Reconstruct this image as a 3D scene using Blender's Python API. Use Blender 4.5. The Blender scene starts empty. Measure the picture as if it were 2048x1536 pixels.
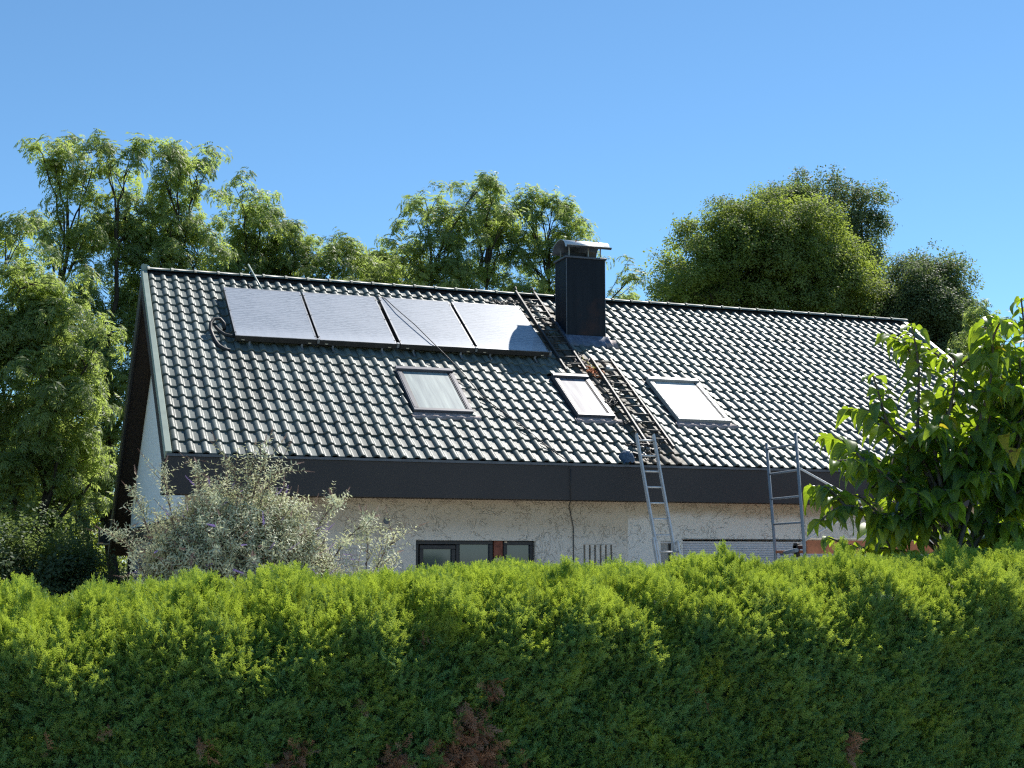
import bpy, math, random
import numpy as np
from mathutils import Matrix, Vector, Euler

random.seed(7)
rng = np.random.default_rng(11)
scene = bpy.context.scene
col = scene.collection
rad = math.radians

# ------------------------------------------------------------------ camera
CAM = Vector((0.0, 0.0, 1.7))
YAW, PITCH, FPX = 0.3410, 0.1267, 2762.1
cd = bpy.data.cameras.new('camera')
cd.sensor_width = 36.0
cd.lens = FPX / 2048 * 36.0
cd.clip_start = 0.05
cd.clip_end = 3000
cam = bpy.data.objects.new('camera', cd)
col.objects.link(cam)
cam.location = CAM
cam.rotation_euler = (math.pi / 2 + PITCH, 0, -YAW)
scene.camera = cam

# ------------------------------------------------------------------ light
SUN_AZ, SUN_EL = 53.0, 52.5            # azimuth from +y towards +x
SUN_STR, SKY_STR, EXPO = 4.1, 0.098, 0.96
world = bpy.data.worlds.new('World')
scene.world = world
world.use_nodes = True
wn = world.node_tree.nodes
wl = world.node_tree.links
wn.clear()
sky = wn.new('ShaderNodeTexSky')
sky.sky_type = 'NISHITA'
sky.sun_disc = False
sky.sun_elevation = rad(SUN_EL)
sky.sun_rotation = rad(SUN_AZ)
sky.altitude = 2000
sky.air_density = 1.0
sky.dust_density = 0.0
sky.ozone_density = 10.0
bg = wn.new('ShaderNodeBackground')
bg.inputs['Strength'].default_value = SKY_STR
wo = wn.new('ShaderNodeOutputWorld')
tint = wn.new('ShaderNodeMix'); tint.data_type = 'RGBA'; tint.blend_type = 'MULTIPLY'
tint.inputs[0].default_value = 1.0
tint.inputs[7].default_value = (1.0, 1.05, 0.88, 1)      # camera white balance
wl.new(sky.outputs[0], tint.inputs[6])
wl.new(tint.outputs[2], bg.inputs[0])
wl.new(bg.outputs[0], wo.inputs[0])
sd = bpy.data.lights.new('sun', 'SUN')
sd.energy = SUN_STR
sd.angle = rad(0.5)
sd.color = (1.0, 0.95, 0.87)
sun = bpy.data.objects.new('sun', sd)
col.objects.link(sun)
sdir = Vector((math.sin(rad(SUN_AZ)) * math.cos(rad(SUN_EL)), math.cos(rad(SUN_AZ)) * math.cos(rad(SUN_EL)), math.sin(rad(SUN_EL))))
sun.rotation_euler = sdir.to_track_quat('Z', 'Y').to_euler()
sun.location = (20, 30, 60)
scene.view_settings.view_transform = 'Standard'
scene.view_settings.look = 'None'
scene.view_settings.gamma = 1
scene.view_settings.use_curve_mapping = False
scene.view_settings.exposure = EXPO
scene.cycles.max_bounces = 8
scene.cycles.diffuse_bounces = 5
scene.cycles.glossy_bounces = 3
scene.cycles.transmission_bounces = 4
scene.cycles.transparent_max_bounces = 6
scene.cycles.use_denoising = False
scene.cycles.filter_width = 1.25
scene.cycles.sample_clamp_indirect = 4.0

# ------------------------------------------------------------------ materials
class NT:
    def __init__(self, name):
        self.m = bpy.data.materials.new(name)
        self.m.use_nodes = True
        self.t = self.m.node_tree
        self.t.nodes.clear()
        self.out = self.t.nodes.new('ShaderNodeOutputMaterial')
    def n(self, kind, **kw):
        nd = self.t.nodes.new(kind)
        for k, v in kw.items():
            if k.startswith('i_'):
                nd.inputs[k[2:].replace('_', ' ')].default_value = v
            else:
                setattr(nd, k, v)
        return nd
    def l(self, a, b):
        self.t.links.new(a, b)
    def coords(self, scale=(1, 1, 1), rot=(0, 0, 0), kind='pos'):
        if kind == 'pos':
            src = self.n('ShaderNodeNewGeometry').outputs['Position']
        else:
            src = self.n('ShaderNodeTexCoord').outputs['Object']
        mp = self.n('ShaderNodeMapping')
        mp.inputs['Scale'].default_value = scale
        mp.inputs['Rotation'].default_value = rot
        self.l(src, mp.inputs[0])
        return mp.outputs[0]
    def noise(self, vec, scale, detail=4, rough=.55, dist=0.0):
        nd = self.n('ShaderNodeTexNoise')
        nd.inputs['Scale'].default_value = scale
        nd.inputs['Detail'].default_value = detail
        nd.inputs['Roughness'].default_value = rough
        nd.inputs['Distortion'].default_value = dist
        self.l(vec, nd.inputs['Vector'])
        return nd.outputs['Fac']
    def ramp(self, fac, stops):
        nd = self.n('ShaderNodeValToRGB')
        cr = nd.color_ramp
        while len(cr.elements) < len(stops):
            cr.elements.new(0.5)
        for e, (p, c) in zip(cr.elements, stops):
            e.position = p
            e.color = (*c, 1) if len(c) == 3 else c
        self.l(fac, nd.inputs[0])
        return nd.outputs[0]
    def mix(self, fac, a, b, mode='MIX'):
        nd = self.n('ShaderNodeMix', data_type='RGBA', blend_type=mode)
        for s, v in ((0, fac), (6, a), (7, b)):
            if isinstance(v, (int, float)):
                nd.inputs[s].default_value = v
            elif isinstance(v, tuple):
                nd.inputs[s].default_value = (*v, 1)
            else:
                self.l(v, nd.inputs[s])
        return nd.outputs[2]
    def bump(self, h, strength=.3, dist=.01):
        nd = self.n('ShaderNodeBump')
        nd.inputs['Strength'].default_value = strength
        nd.inputs['Distance'].default_value = dist
        self.l(h, nd.inputs['Height'])
        return nd.outputs[0]
    def bsdf(self, color, rough=.6, metal=0.0, spec=.5, normal=None, coat=0.0, coat_rough=.1):
        b = self.n('ShaderNodeBsdfPrincipled')
        def put(s, v):
            if isinstance(v, (int, float)):
                b.inputs[s].default_value = v
            elif isinstance(v, tuple):
                b.inputs[s].default_value = (*v, 1)
            else:
                self.l(v, b.inputs[s])
        put('Base Color', color)
        put('Roughness', rough)
        put('Metallic', metal)
        put('Specular IOR Level', spec)
        put('Coat Weight', coat)
        put('Coat Roughness', coat_rough)
        if normal is not None:
            self.l(normal, b.inputs['Normal'])
        return b.outputs[0]
    def done(self, sh):
        self.l(sh, self.out.inputs['Surface'])
        return self.m

def simple(name, c, rough=.6, metal=0.0, spec=.5, var=.25, scale=6.0, bump=0.0):
    t = NT(name)
    v = t.coords()
    f = t.noise(v, scale, 5, .6)
    d = tuple(x * (1 - var) for x in c)
    u = tuple(min(1, x * (1 + var)) for x in c)
    cc = t.ramp(f, [(.3, d), (.7, u)])
    nm = t.bump(t.noise(v, scale * 8, 3), bump, .01) if bump else None
    return t.done(t.bsdf(cc, rough, metal, spec, nm))

def leafmat(name, dark, light, trans, tfac=.4, rough=.5, attr=True, spots=None, veins=False):
    """two-sided leaf: reflection plus light coming through"""
    t = NT(name)
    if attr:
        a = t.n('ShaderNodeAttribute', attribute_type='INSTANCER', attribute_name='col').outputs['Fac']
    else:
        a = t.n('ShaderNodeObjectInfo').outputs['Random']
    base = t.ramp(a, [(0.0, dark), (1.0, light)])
    tc = t.mix(a, tuple(x * .75 for x in trans), trans)
    if spots:
        f = t.noise(t.coords(), 45, 2)
        m = t.ramp(f, [(.56, (0, 0, 0)), (.62, (1, 1, 1))])
        base = t.mix(m, base, spots)
    if veins:
        ac = t.n('ShaderNodeAttribute', attribute_type='GEOMETRY', attribute_name='across').outputs['Fac']
        al = t.n('ShaderNodeAttribute', attribute_type='GEOMETRY', attribute_name='along').outputs['Fac']
        q1 = t.n('ShaderNodeMath', operation='MULTIPLY_ADD'); q1.inputs[1].default_value = -.35; t.l(ac, q1.inputs[0]); t.l(al, q1.inputs[2])
        q2 = t.n('ShaderNodeMath', operation='MULTIPLY'); q2.inputs[1].default_value = 7.0; t.l(q1.outputs[0], q2.inputs[0])
        q3 = t.n('ShaderNodeMath', operation='PINGPONG'); q3.inputs[1].default_value = .5; t.l(q2.outputs[0], q3.inputs[0])
        vn = t.ramp(q3.outputs[0], [(.0, (1.35, 1.3, 1.2)), (.12, (1, 1, 1)), (.5, (.9, .9, .9))])
        md = t.ramp(ac, [(.0, (1.5, 1.45, 1.3)), (.16, (1, 1, 1)), (1, (.95, .95, .95))])
        vm = t.mix(1.0, vn, md, 'MULTIPLY')
        mot = t.ramp(t.noise(t.coords(), 22, 3), [(.3, (.75, .78, .7)), (.7, (1.12, 1.1, 1.0))])
        vm = t.mix(1.0, vm, mot, 'MULTIPLY')
        base = t.mix(1.0, base, vm, 'MULTIPLY'); tc = t.mix(1.0, tc, vm, 'MULTIPLY')
    p = t.bsdf(base, rough, 0, .35)
    tr = t.n('ShaderNodeBsdfTranslucent')
    t.l(tc, tr.inputs[0])
    mx = t.n('ShaderNodeMixShader')
    mx.inputs[0].default_value = tfac
    t.l(p, mx.inputs[1])
    t.l(tr.outputs[0], mx.inputs[2])
    return t.done(mx.outputs[0])

def m_tile(name, c0, c1, rough=.42, moss=0.0):
    t = NT(name)
    v = t.coords()
    f = t.noise(v, 1.3, 3, .5)
    g = t.noise(v, 22, 4, .6)
    cc = t.mix(t.ramp(f, [(.35, (0, 0, 0)), (.7, (1, 1, 1))]), c0, c1)
    cc = t.mix(t.ramp(g, [(.35, (.5, .5, .5)), (.7, (1, 1, 1))]), tuple(x * .78 for x in c0), cc)
    rnd = t.n('ShaderNodeAttribute', attribute_type='GEOMETRY', attribute_name='rnd').outputs['Fac']
    orr = t.n('ShaderNodeObjectInfo').outputs['Random']
    both = t.n('ShaderNodeMath', operation='ADD')
    t.l(rnd, both.inputs[0]); t.l(orr, both.inputs[1])
    k = t.ramp(both.outputs[0], [(0, (.70, .70, .71)), (.5, (.95, .95, .94)), (1, (1.14, 1.14, 1.13))])
    sk_ = t.ramp(t.noise(t.coords((2.2, .35, .35)), 1.0, 4, .6), [(.36, (.78, .78, .76)), (.6, (1, 1, 1))])
    k = t.mix(1.0, k, sk_, 'MULTIPLY')
    cc = t.mix(1.0, cc, k, 'MULTIPLY')
    if moss:
        mm = t.ramp(t.noise(v, 9, 5, .7), [(.42, (0, 0, 0)), (.6, (1, 1, 1))])
        cc = t.mix(mm, cc, (.10, .075, .055))
        mm2 = t.ramp(t.noise(v, 14, 5, .7), [(.55, (0, 0, 0)), (.65, (1, 1, 1))])
        cc = t.mix(mm2, cc, (.10, .11, .05))
    # small speckle of lichen
    sp = t.ramp(t.noise(v, 60, 2), [(.68, (0, 0, 0)), (.74, (1, 1, 1))])
    cc = t.mix(sp, cc, (.2, .2, .17))
    rr = t.ramp(g, [(.3, (rough - .05,) * 3), (.7, (rough + .1,) * 3)])
    nm = t.bump(t.noise(v, 180, 3), .25, .002)
    return t.done(t.bsdf(cc, rr, 0, .26, nm))

def m_stucco():
    t = NT('trowelled_stucco')
    v = t.coords()
    # short curved trowel strokes
    w = t.noise(t.coords((1.0, 1, 1.4), (0, .5, 0)), 5.2, 3, .55, .8)
    a = t.n('ShaderNodeMath', operation='SUBTRACT'); a.inputs[1].default_value = .5; t.l(w, a.inputs[0])
    b = t.n('ShaderNodeMath', operation='ABSOLUTE'); t.l(a.outputs[0], b.inputs[0])
    ln = t.ramp(b.outputs[0], [(0.0, (0, 0, 0)), (.008, (.3, .3, .3)), (.02, (1, 1, 1))])
    w2 = t.noise(t.coords((1.3, 1, .8), (0, -.7, 0)), 6.0, 2, .5, 1.0)
    a2 = t.n('ShaderNodeMath', operation='SUBTRACT'); a2.inputs[1].default_value = .52; t.l(w2, a2.inputs[0])
    b2 = t.n('ShaderNodeMath', operation='ABSOLUTE'); t.l(a2.outputs[0], b2.inputs[0])
    ln2 = t.ramp(b2.outputs[0], [(0.0, (0, 0, 0)), (.008, (.3, .3, .3)), (.02, (1, 1, 1))])
    msk = t.ramp(t.noise(v, 3.1, 2), [(.46, (0, 0, 0)), (.54, (1, 1, 1))])
    msk2 = t.ramp(t.noise(v, 2.6, 2), [(.44, (1, 1, 1)), (.5, (0, 0, 0))])
    l1 = t.mix(msk, (1, 1, 1), ln)
    l2 = t.mix(msk2, (1, 1, 1), ln2)
    lines = t.mix(1.0, l1, l2, 'MULTIPLY')
    f = t.noise(v, 1.1, 5, .6)
    base = t.ramp(f, [(.3, (.50, .43, .335)), (.7, (.60, .53, .43))])
    # browner high on the wall, paler near the ground, newer pale paint on the right part
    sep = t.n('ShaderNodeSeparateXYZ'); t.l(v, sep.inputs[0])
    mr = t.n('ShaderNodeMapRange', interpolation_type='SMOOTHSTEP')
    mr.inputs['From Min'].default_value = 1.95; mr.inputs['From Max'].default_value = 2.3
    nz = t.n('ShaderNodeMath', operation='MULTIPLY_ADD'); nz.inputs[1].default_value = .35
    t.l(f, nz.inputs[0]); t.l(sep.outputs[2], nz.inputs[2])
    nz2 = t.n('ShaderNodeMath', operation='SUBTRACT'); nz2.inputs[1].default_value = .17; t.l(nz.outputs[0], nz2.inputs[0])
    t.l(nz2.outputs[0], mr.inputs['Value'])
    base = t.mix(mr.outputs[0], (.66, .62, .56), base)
    gx = t.n('ShaderNodeMath', operation='GREATER_THAN'); gx.inputs[1].default_value = 8.99; t.l(sep.outputs[0], gx.inputs[0])
    gz = t.n('ShaderNodeMapRange'); gz.inputs['From Min'].default_value = 2.46; gz.inputs['From Max'].default_value = 2.36
    t.l(nz2.outputs[0], gz.inputs['Value'])
    gg = t.n('ShaderNodeMath', operation='MULTIPLY'); t.l(gx.outputs[0], gg.inputs[0]); t.l(gz.outputs[0], gg.inputs[1])
    base = t.mix(gg.outputs[0], base, (.72, .70, .66))
    base = t.mix(1.0, base, t.ramp(lines, [(0, (.87, .85, .82)), (1, (1, 1, 1))]), 'MULTIPLY')  # strokes a little darker: shade of the grooves put into the colour
    fine = t.noise(v, 60, 4)
    h = t.mix(.45, lines, fine)
    nm = t.bump(h, .9, .02)
    return t.done(t.bsdf(base, .9, 0, .2, nm))

def m_roughcast(name, c, s=70):
    t = NT(name)
    v = t.coords()
    f = t.noise(v, s, 3, .7)
    cc = t.ramp(f, [(.3, tuple(x * .75 for x in c)), (.65, tuple(min(1, x * 1.15) for x in c))])
    return t.done(t.bsdf(cc, .95, 0, .1, t.bump(f, .8, .01)))

def m_chimney():
    t = NT('dark_chimney_sheet')
    v = t.coords((6, 6, .35))
    s = t.noise(v, 1.6, 5, .6)
    base = t.ramp(s, [(.3, (.007, .010, .015)), (.75, (.020, .024, .032))])
    r = t.ramp(t.noise(t.coords((1, 1, .8)), 1.3, 4), [(.56, (0, 0, 0)), (.72, (1, 1, 1))])
    base = t.mix(r, base, (.055, .030, .026))
    return t.done(t.bsdf(base, .5, 0, .15))

def m_fascia():
    t = NT('dark_fascia_sheet')
    v = t.coords()
    f = t.noise(v, .9, 3)
    base = t.ramp(f, [(.3, (.026, .024, .026)), (.7, (.036, .032, .033))])
    return t.done(t.bsdf(base, .55, 0, .4))

def m_panel():
    t = NT('dusty_solar_glass')
    v = t.coords(kind='obj')
    # fine wavy ribs of the absorber
    wv = t.n('ShaderNodeTexWave', wave_type='BANDS', bands_direction='Y')
    wv.inputs['Scale'].default_value = 4.5
    wv.inputs['Distortion'].default_value = 5.5
    wv.inputs['Detail'].default_value = 2.0
    wv.inputs['Detail Scale'].default_value = 2.5
    t.l(v, wv.inputs[0])
    dust = t.noise(v, 2.2, 5, .6)
    st = t.noise(t.coords((9, 1.2, 1), kind='obj'), 1.4, 4)
    sep = t.n('ShaderNodeSeparateXYZ'); t.l(v, sep.inputs[0])
    low = t.n('ShaderNodeMapRange'); low.inputs['From Min'].default_value = .38; low.inputs['From Max'].default_value = .02
    nz = t.n('ShaderNodeMath', operation='MULTIPLY_ADD'); nz.inputs[1].default_value = .5
    t.l(st, nz.inputs[0]); t.l(sep.outputs[1], nz.inputs[2])
    n3 = t.n('ShaderNodeMath', operation='SUBTRACT'); n3.inputs[1].default_value = .25; t.l(nz.outputs[0], n3.inputs[0])
    t.l(n3.outputs[0], low.inputs['Value'])
    absb = t.mix(t.ramp(wv.outputs['Fac'], [(.2, (0, 0, 0)), (.8, (1, 1, 1))]), (.19, .215, .24), (.40, .43, .46))
    absb = t.mix(t.ramp(dust, [(.35, (0, 0, 0)), (.8, (1, 1, 1))]), absb, (.38, .40, .43))
    absb = t.mix(low.outputs[0], absb, (.50, .52, .55))
    dull = t.bsdf(absb, .44, 0, .75)
    clear = t.bsdf((.05, .09, .17), .03, 0, 1.0)
    mx = t.n('ShaderNodeMixShader'); mx.inputs[0].default_value = .33
    t.l(dull, mx.inputs[1]); t.l(clear, mx.inputs[2])
    return t.done(mx.outputs[0])

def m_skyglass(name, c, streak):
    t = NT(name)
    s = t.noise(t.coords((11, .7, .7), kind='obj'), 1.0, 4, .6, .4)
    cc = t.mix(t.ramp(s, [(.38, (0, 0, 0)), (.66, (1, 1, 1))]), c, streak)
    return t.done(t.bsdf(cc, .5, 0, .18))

def m_metal(name, c, rough=.35, metal=.9):
    t = NT(name)
    v = t.coords()
    f = t.noise(v, 9, 4)
    cc = t.ramp(f, [(.3, tuple(x * .8 for x in c)), (.7, c)])
    rr = t.ramp(t.noise(v, 30, 3), [(.3, (rough,) * 3), (.7, (rough + .15,) * 3)])
    return t.done(t.bsdf(cc, rr, metal, .5))

def m_soffit():
    t = NT('brown_soffit_boards')
    v = t.coords((1, 9, 9))
    f = t.noise(v, 1.5, 5)
    cc = t.ramp(f, [(.3, (.022, .014, .012)), (.7, (.034, .022, .018))])
    return t.done(t.bsdf(cc, .7, 0, .3))

M = dict(
    tile=m_tile('roof_tile_dark', (.135, .160, .150), (.165, .190, .178), .48),
    tile_old=m_tile('roof_tile_weathered', (.11, .10, .085), (.14, .13, .11), .6, moss=1.0),
    ridge=m_tile('ridge_tile_dark', (.13, .16, .14), (.16, .19, .165), .45),
    verge=simple('verge_sheet', (.24, .29, .24), .42, 0, .6, .12, 5),
    deck=simple('roof_underlay', (.01, .01, .012), .9),
    fascia=m_fascia(), stucco=m_stucco(), soffit=m_soffit(),
    white=m_roughcast('white_render', (.95, .91, .87), 30),
    grey=m_roughcast('grey_roughcast', (.42, .41, .39), 55),
    chimney=m_chimney(),
    coping=simple('chimney_coping_metal', (.10, .105, .12), .45, .4),
    lead=simple('lead_flashing', (.10, .13, .19), .5, .3, .5, .3, 9, .3),
    pinklead=simple('oxidised_lead', (.32, .26, .25), .6, .1, .5, .3, 20, .3),
    steel=m_metal('stainless_cowl', (.82, .82, .80), .35, .55),
    alu=m_metal('aluminium_ladder', (.60, .61, .61), .45, .25),
    alu_dull=m_metal('dull_aluminium', (.36, .37, .37), .5, .3),
    darksteel=m_metal('roof_ladder_metal', (.075, .073, .072), .5, .4),
    scaf=m_metal('blue_grey_scaffold_tube', (.19, .23, .27), .5, .2),
    panel=m_panel(),
    pframe=simple('collector_frame', (.045, .042, .04), .5, .3),
    ptrim=simple('collector_trim', (.30, .31, .33), .4, .5),
    sframe=simple('skylight_cladding', (.085, .085, .10), .38, .2, .6, .15),
    gasket=simple('dark_gasket', (.012, .012, .014), .6),
    sg1=m_skyglass('streaked_glass', (.20, .24, .25), (.36, .41, .39)),
    sg2=m_skyglass('streaked_bluish_glass', (.08, .085, .13), (.30, .31, .35)),
    sg3=m_skyglass('painted_glare_glass', (.42, .45, .45), (.46, .49, .49)),  # pale base: sun glare on the right roof window put into the colour
    black=simple('black_foam_hose', (.02, .021, .022), .55, 0, .4),
    cable=simple('dark_cable', (.025, .025, .027), .5),
    orange=simple('orange_strap', (.65, .22, .08), .7),
    yellow=simple('yellow_strap', (.55, .42, .06), .7),
    bluecloth=simple('blue_grey_cloth', (.07, .11, .17), .85, 0, .2, .4, 20),
    winframe=simple('dark_window_frame', (.018, .017, .02), .45),
    pane=NT('x').m,
    brick=simple('brick_red_wood', (.20, .07, .045), .7, 0, .3, .4, 14),
    shutter=simple('pale_shutter', (.52, .54, .58), .5, 0, .4, .06),
    dark=simple('dark_void', (.004, .004, .005), .9),
    bark=simple('bark', (.055, .045, .035), .9, 0, .1, .35, 12, .6),
    barkpale=simple('pale_bark', (.13, .11, .095), .85, 0, .1, .3, 18, .5),
    plank=simple('orange_scaffold_board', (.40, .15, .075), .7, 0, .3, .25, 7),
    cream=simple('cream_board_edge', (.55, .45, .33), .7),
    grass=simple('grass_ground', (.15, .15, .07), .95, 0, .1, .4, 3, .5),
    asphalt=simple('asphalt', (.10, .10, .10), .9, 0, .2, .2, 12, .3),
    bounce_paving=simple('bounce_paving', (.42, .38, .33), .9, 0, .2, .2, 4),
    hedge_core=simple('hedge_inside', (.05, .08, .04), .95, 0, .05),
    deadspray=leafmat('dead_hedge_spray', (.34, .19, .12), (.46, .30, .20), (.35, .2, .12), .25),
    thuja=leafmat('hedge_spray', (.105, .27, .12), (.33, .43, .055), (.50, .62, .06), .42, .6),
    ash=leafmat('ash_leaf', (.12, .175, .09), (.25, .30, .105), (.48, .61, .14), .55, .5),
    yel=leafmat('sunny_leaf', (.18, .25, .06), (.34, .38, .07), (.60, .72, .10), .5, .5),  # yellower, brighter leaf: backlit glow of the low foliage put into the colour
    dense=leafmat('dense_tree_leaf', (.12, .175, .075), (.22, .265, .07), (.42, .53, .08), .50, .65),
    darktree=leafmat('dark_tree_leaf', (.075, .12, .07), (.14, .18, .085), (.28, .38, .10), .42, .6),
    budd=leafmat('grey_green_leaf', (.36, .39, .25), (.68, .70, .50), (.62, .66, .38), .36, .6),
    spike=leafmat('faded_flower', (.16, .10, .08), (.30, .21, .17), (.2, .12, .1), .2, .8),
    lilac=leafmat('lilac_flower', (.25, .17, .42), (.36, .26, .55), (.3, .2, .5), .3, .7),
    broad=leafmat('broad_leaf', (.070, .14, .050), (.15, .22, .055), (.50, .70, .04), .50, .34, attr=False, veins=True),
    broad2=leafmat('broad_leaf_joined', (.070, .14, .050), (.15, .22, .055), (.50, .70, .04), .50, .34, attr=False, veins=True),
    yleaf=leafmat('yellowed_leaf', (.38, .32, .03), (.45, .38, .03), (.55, .45, .03), .45, .4, attr=False, spots=(.12, .05, .02)),
)
def m_pane():
    t = NT('window_pane')
    return t.done(t.bsdf((.05, .065, .09), .06, 0, .9))
M['pane'] = m_pane()

# ------------------------------------------------------------------ mesh helpers
class MB:
    def __init__(self):
        self.v = []; self.f = []; self.mi = []; self.sm = []
    def add(self, vs, fs, mi=0, smooth=False):
        o = len(self.v)
        self.v.extend([tuple(p) for p in vs])
        self.f.extend([tuple(i + o for i in f) for f in fs])
        self.mi.extend([mi] * len(fs)); self.sm.extend([smooth] * len(fs))
    def box(self, x0, x1, y0, y1, z0, z1, mi=0, T=None):
        vs = [(x, y, z) for x in (x0, x1) for y in (y0, y1) for z in (z0, z1)]
        if T: vs = [T(*p) for p in vs]
        self.add(vs, [(0, 1, 3, 2), (4, 6, 7, 5), (0, 4, 5, 1), (2, 3, 7, 6), (0, 2, 6, 4), (1, 5, 7, 3)], mi)
    def bbox(self, x0, x1, y0, y1, z0, z1, b=.006, mi=0, T=None):
        """box with chamfered edges"""
        X = (x0, x1); Y = (y0, y1); Z = (z0, z1)
        vs = []; idx = {}
        for i in (0, 1):
            for j in (0, 1):
                for k in (0, 1):
                    sx, sy, sz = (1, -1)[i] * b, (1, -1)[j] * b, (1, -1)[k] * b
                    for a, p in enumerate([(X[i], Y[j] + sy, Z[k] + sz), (X[i] + sx, Y[j], Z[k] + sz), (X[i] + sx, Y[j] + sy, Z[k])]):
                        idx[(i, j, k, a)] = len(vs); vs.append(p)
        if T: vs = [T(*p) for p in vs]
        g = idx
        fs = []
        for i in (0, 1):
            q = [(i, 0, 0, 0), (i, 0, 1, 0), (i, 1, 1, 0), (i, 1, 0, 0)]; fs.append([g[x] for x in (q if i == 0 else q[::-1])])
            q = [(0, i, 0, 1), (1, i, 0, 1), (1, i, 1, 1), (0, i, 1, 1)]; fs.append([g[x] for x in (q if i == 0 else q[::-1])])
            q = [(0, 0, i, 2), (0, 1, i, 2), (1, 1, i, 2), (1, 0, i, 2)]; fs.append([g[x] for x in (q if i == 0 else q[::-1])])
        for i in (0, 1):
            for j in (0, 1):
                fs.append([g[(i, j, 0, 0)], g[(i, j, 1, 0)], g[(i, j, 1, 1)], g[(i, j, 0, 1)]])
                fs.append([g[(0, i, j, 1)], g[(1, i, j, 1)], g[(1, i, j, 2)], g[(0, i, j, 2)]])
                fs.append([g[(i, 0, j, 0)], g[(i, 1, j, 0)], g[(i, 1, j, 2)], g[(i, 0, j, 2)]])
                for k in (0, 1):
                    fs.append([g[(i, j, k, 0)], g[(i, j, k, 1)], g[(i, j, k, 2)]])
        self.add(vs, fs, mi)
    def tube(self, pts, r, n=6, mi=0, cap=True):
        pts = [Vector(p) for p in pts]
        if isinstance(r, (int, float)): r = [r] * len(pts)
        rings = []
        up = Vector((0, 0, 1))
        for i, p in enumerate(pts):
            d = (pts[min(i + 1, len(pts) - 1)] - pts[max(i - 1, 0)])
            if d.length < 1e-9: d = Vector((0, 0, 1))
            d.normalize()
            if i == 0:
                up = Vector((0, 0, 1)) if abs(d.z) < .9 else Vector((1, 0, 0))
            a = d.cross(up)
            if a.length < 1e-6: a = d.cross(Vector((0, 1, 0)))
            a.normalize(); b = d.cross(a).normalized(); up = -b if up.dot(-b) > 0 else b
            rings.append([p + (a * math.cos(2 * math.pi * k / n) + b * math.sin(2 * math.pi * k / n)) * r[i] for k in range(n)])
        vs = [q for R_ in rings for q in R_]
        fs = []
        for i in range(len(pts) - 1):
            for k in range(n):
                fs.append((i * n + k, i * n + (k + 1) % n, (i + 1) * n + (k + 1) % n, (i + 1) * n + k))
        self.add(vs, fs, mi, True)
        if cap:
            o = len(self.v) - len(vs)
            self.f.append(tuple(o + k for k in range(n))[::-1]); self.mi.append(mi); self.sm.append(False)
            o2 = o + (len(pts) - 1) * n
            self.f.append(tuple(o2 + k for k in range(n))); self.mi.append(mi); self.sm.append(False)
    def mesh(self, name, mats):
        me = bpy.data.meshes.new(name)
        me.from_pydata([tuple(p) for p in self.v], [], self.f)
        for m in (mats if isinstance(mats, (list, tuple)) else [mats]): me.materials.append(m)
        me.polygons.foreach_set('material_index', self.mi)
        me.polygons.foreach_set('use_smooth', self.sm)
        me.update()
        return me
    def build(self, name, mats, parent=None, loc=None):
        return link(name, self.mesh(name, mats), parent)

WM = {}                                     # world matrix of every object built here
def link(name, data, parent=None, mw=None):
    o = bpy.data.objects.new(name, data)
    col.objects.link(o)
    if parent is not None:
        o.parent = parent
        o.matrix_parent_inverse = WM[parent.name].inverted()
    mw = mw or Matrix.Identity(4)
    o.matrix_basis = mw
    WM[o.name] = mw
    return o
def thing(name, label, cat, loc, group=None):
    o = link(name, None, None, Matrix.Translation(Vector(loc)))
    o.empty_display_size = .2
    return tag(o, label, cat, group)
def tag(o, label=None, cat=None, group=None, kind=None):
    if label: o['label'] = label
    if cat: o['category'] = cat
    if group: o['group'] = group
    if kind: o['kind'] = kind
    return o

# ------------------------------------------------------------------ ground and street side
g = MB(); g.add([(-600, -600, 0), (600, -600, 0), (600, 900, 0), (-600, 900, 0)], [(0, 1, 2, 3)])
tag(g.build('ground', M['grass']), kind='structure')
g = MB(); g.box(-60, 60, 2.2, 5.35, -.1, .10)
tag(g.build('bounce_pavement', M['bounce_paving']), kind='structure')  # pale slab added out of view to bounce sun onto the hedge face
g = MB(); g.add([(-60, -7, .004), (60, -7, .004), (60, 2.2, .004), (-60, 2.2, .004)], [(0, 1, 2, 3)])
tag(g.build('road', M['asphalt']), kind='structure')
g = MB(); g.box(-4.0, 20.0, 9.6, 19.88, -.1, .03)
tag(g.build('bounce_terrace', M['bounce_paving']), kind='structure')  # unseen warm slab, extended to bounce more sun onto the shaded house front

# ------------------------------------------------------------------ house
E0 = Vector((1.9726, 19.255, 3.1248)); PT = .5986; RL = 6.2622
S = Vector((0, math.cos(PT), math.sin(PT))); N = Vector((0, -math.sin(PT), math.cos(PT)))
ROT = Matrix(((1, 0, 0, 0), (0, S.y, N.y, 0), (0, S.z, N.z, 0), (0, 0, 0, 1)))
def RP(u, v, h=0.0):
    return E0 + Vector((u, 0, 0)) + S * v + N * h
def RT(u, v, h): return tuple(RP(u, v, h))
BX0, BX1 = 1.82, 17.49                       # verge to verge
YR = 19.255 + RL * math.cos(PT); ZR = 3.1248 + RL * math.sin(PT)
YB = 31.2; ZB = ZR - (YB - YR) * math.tan(PT)

house = thing('house', 'white house with dark pan tiled gable roof, chimney and three roof windows', 'house', (2.18, 19.9, 0))

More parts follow.
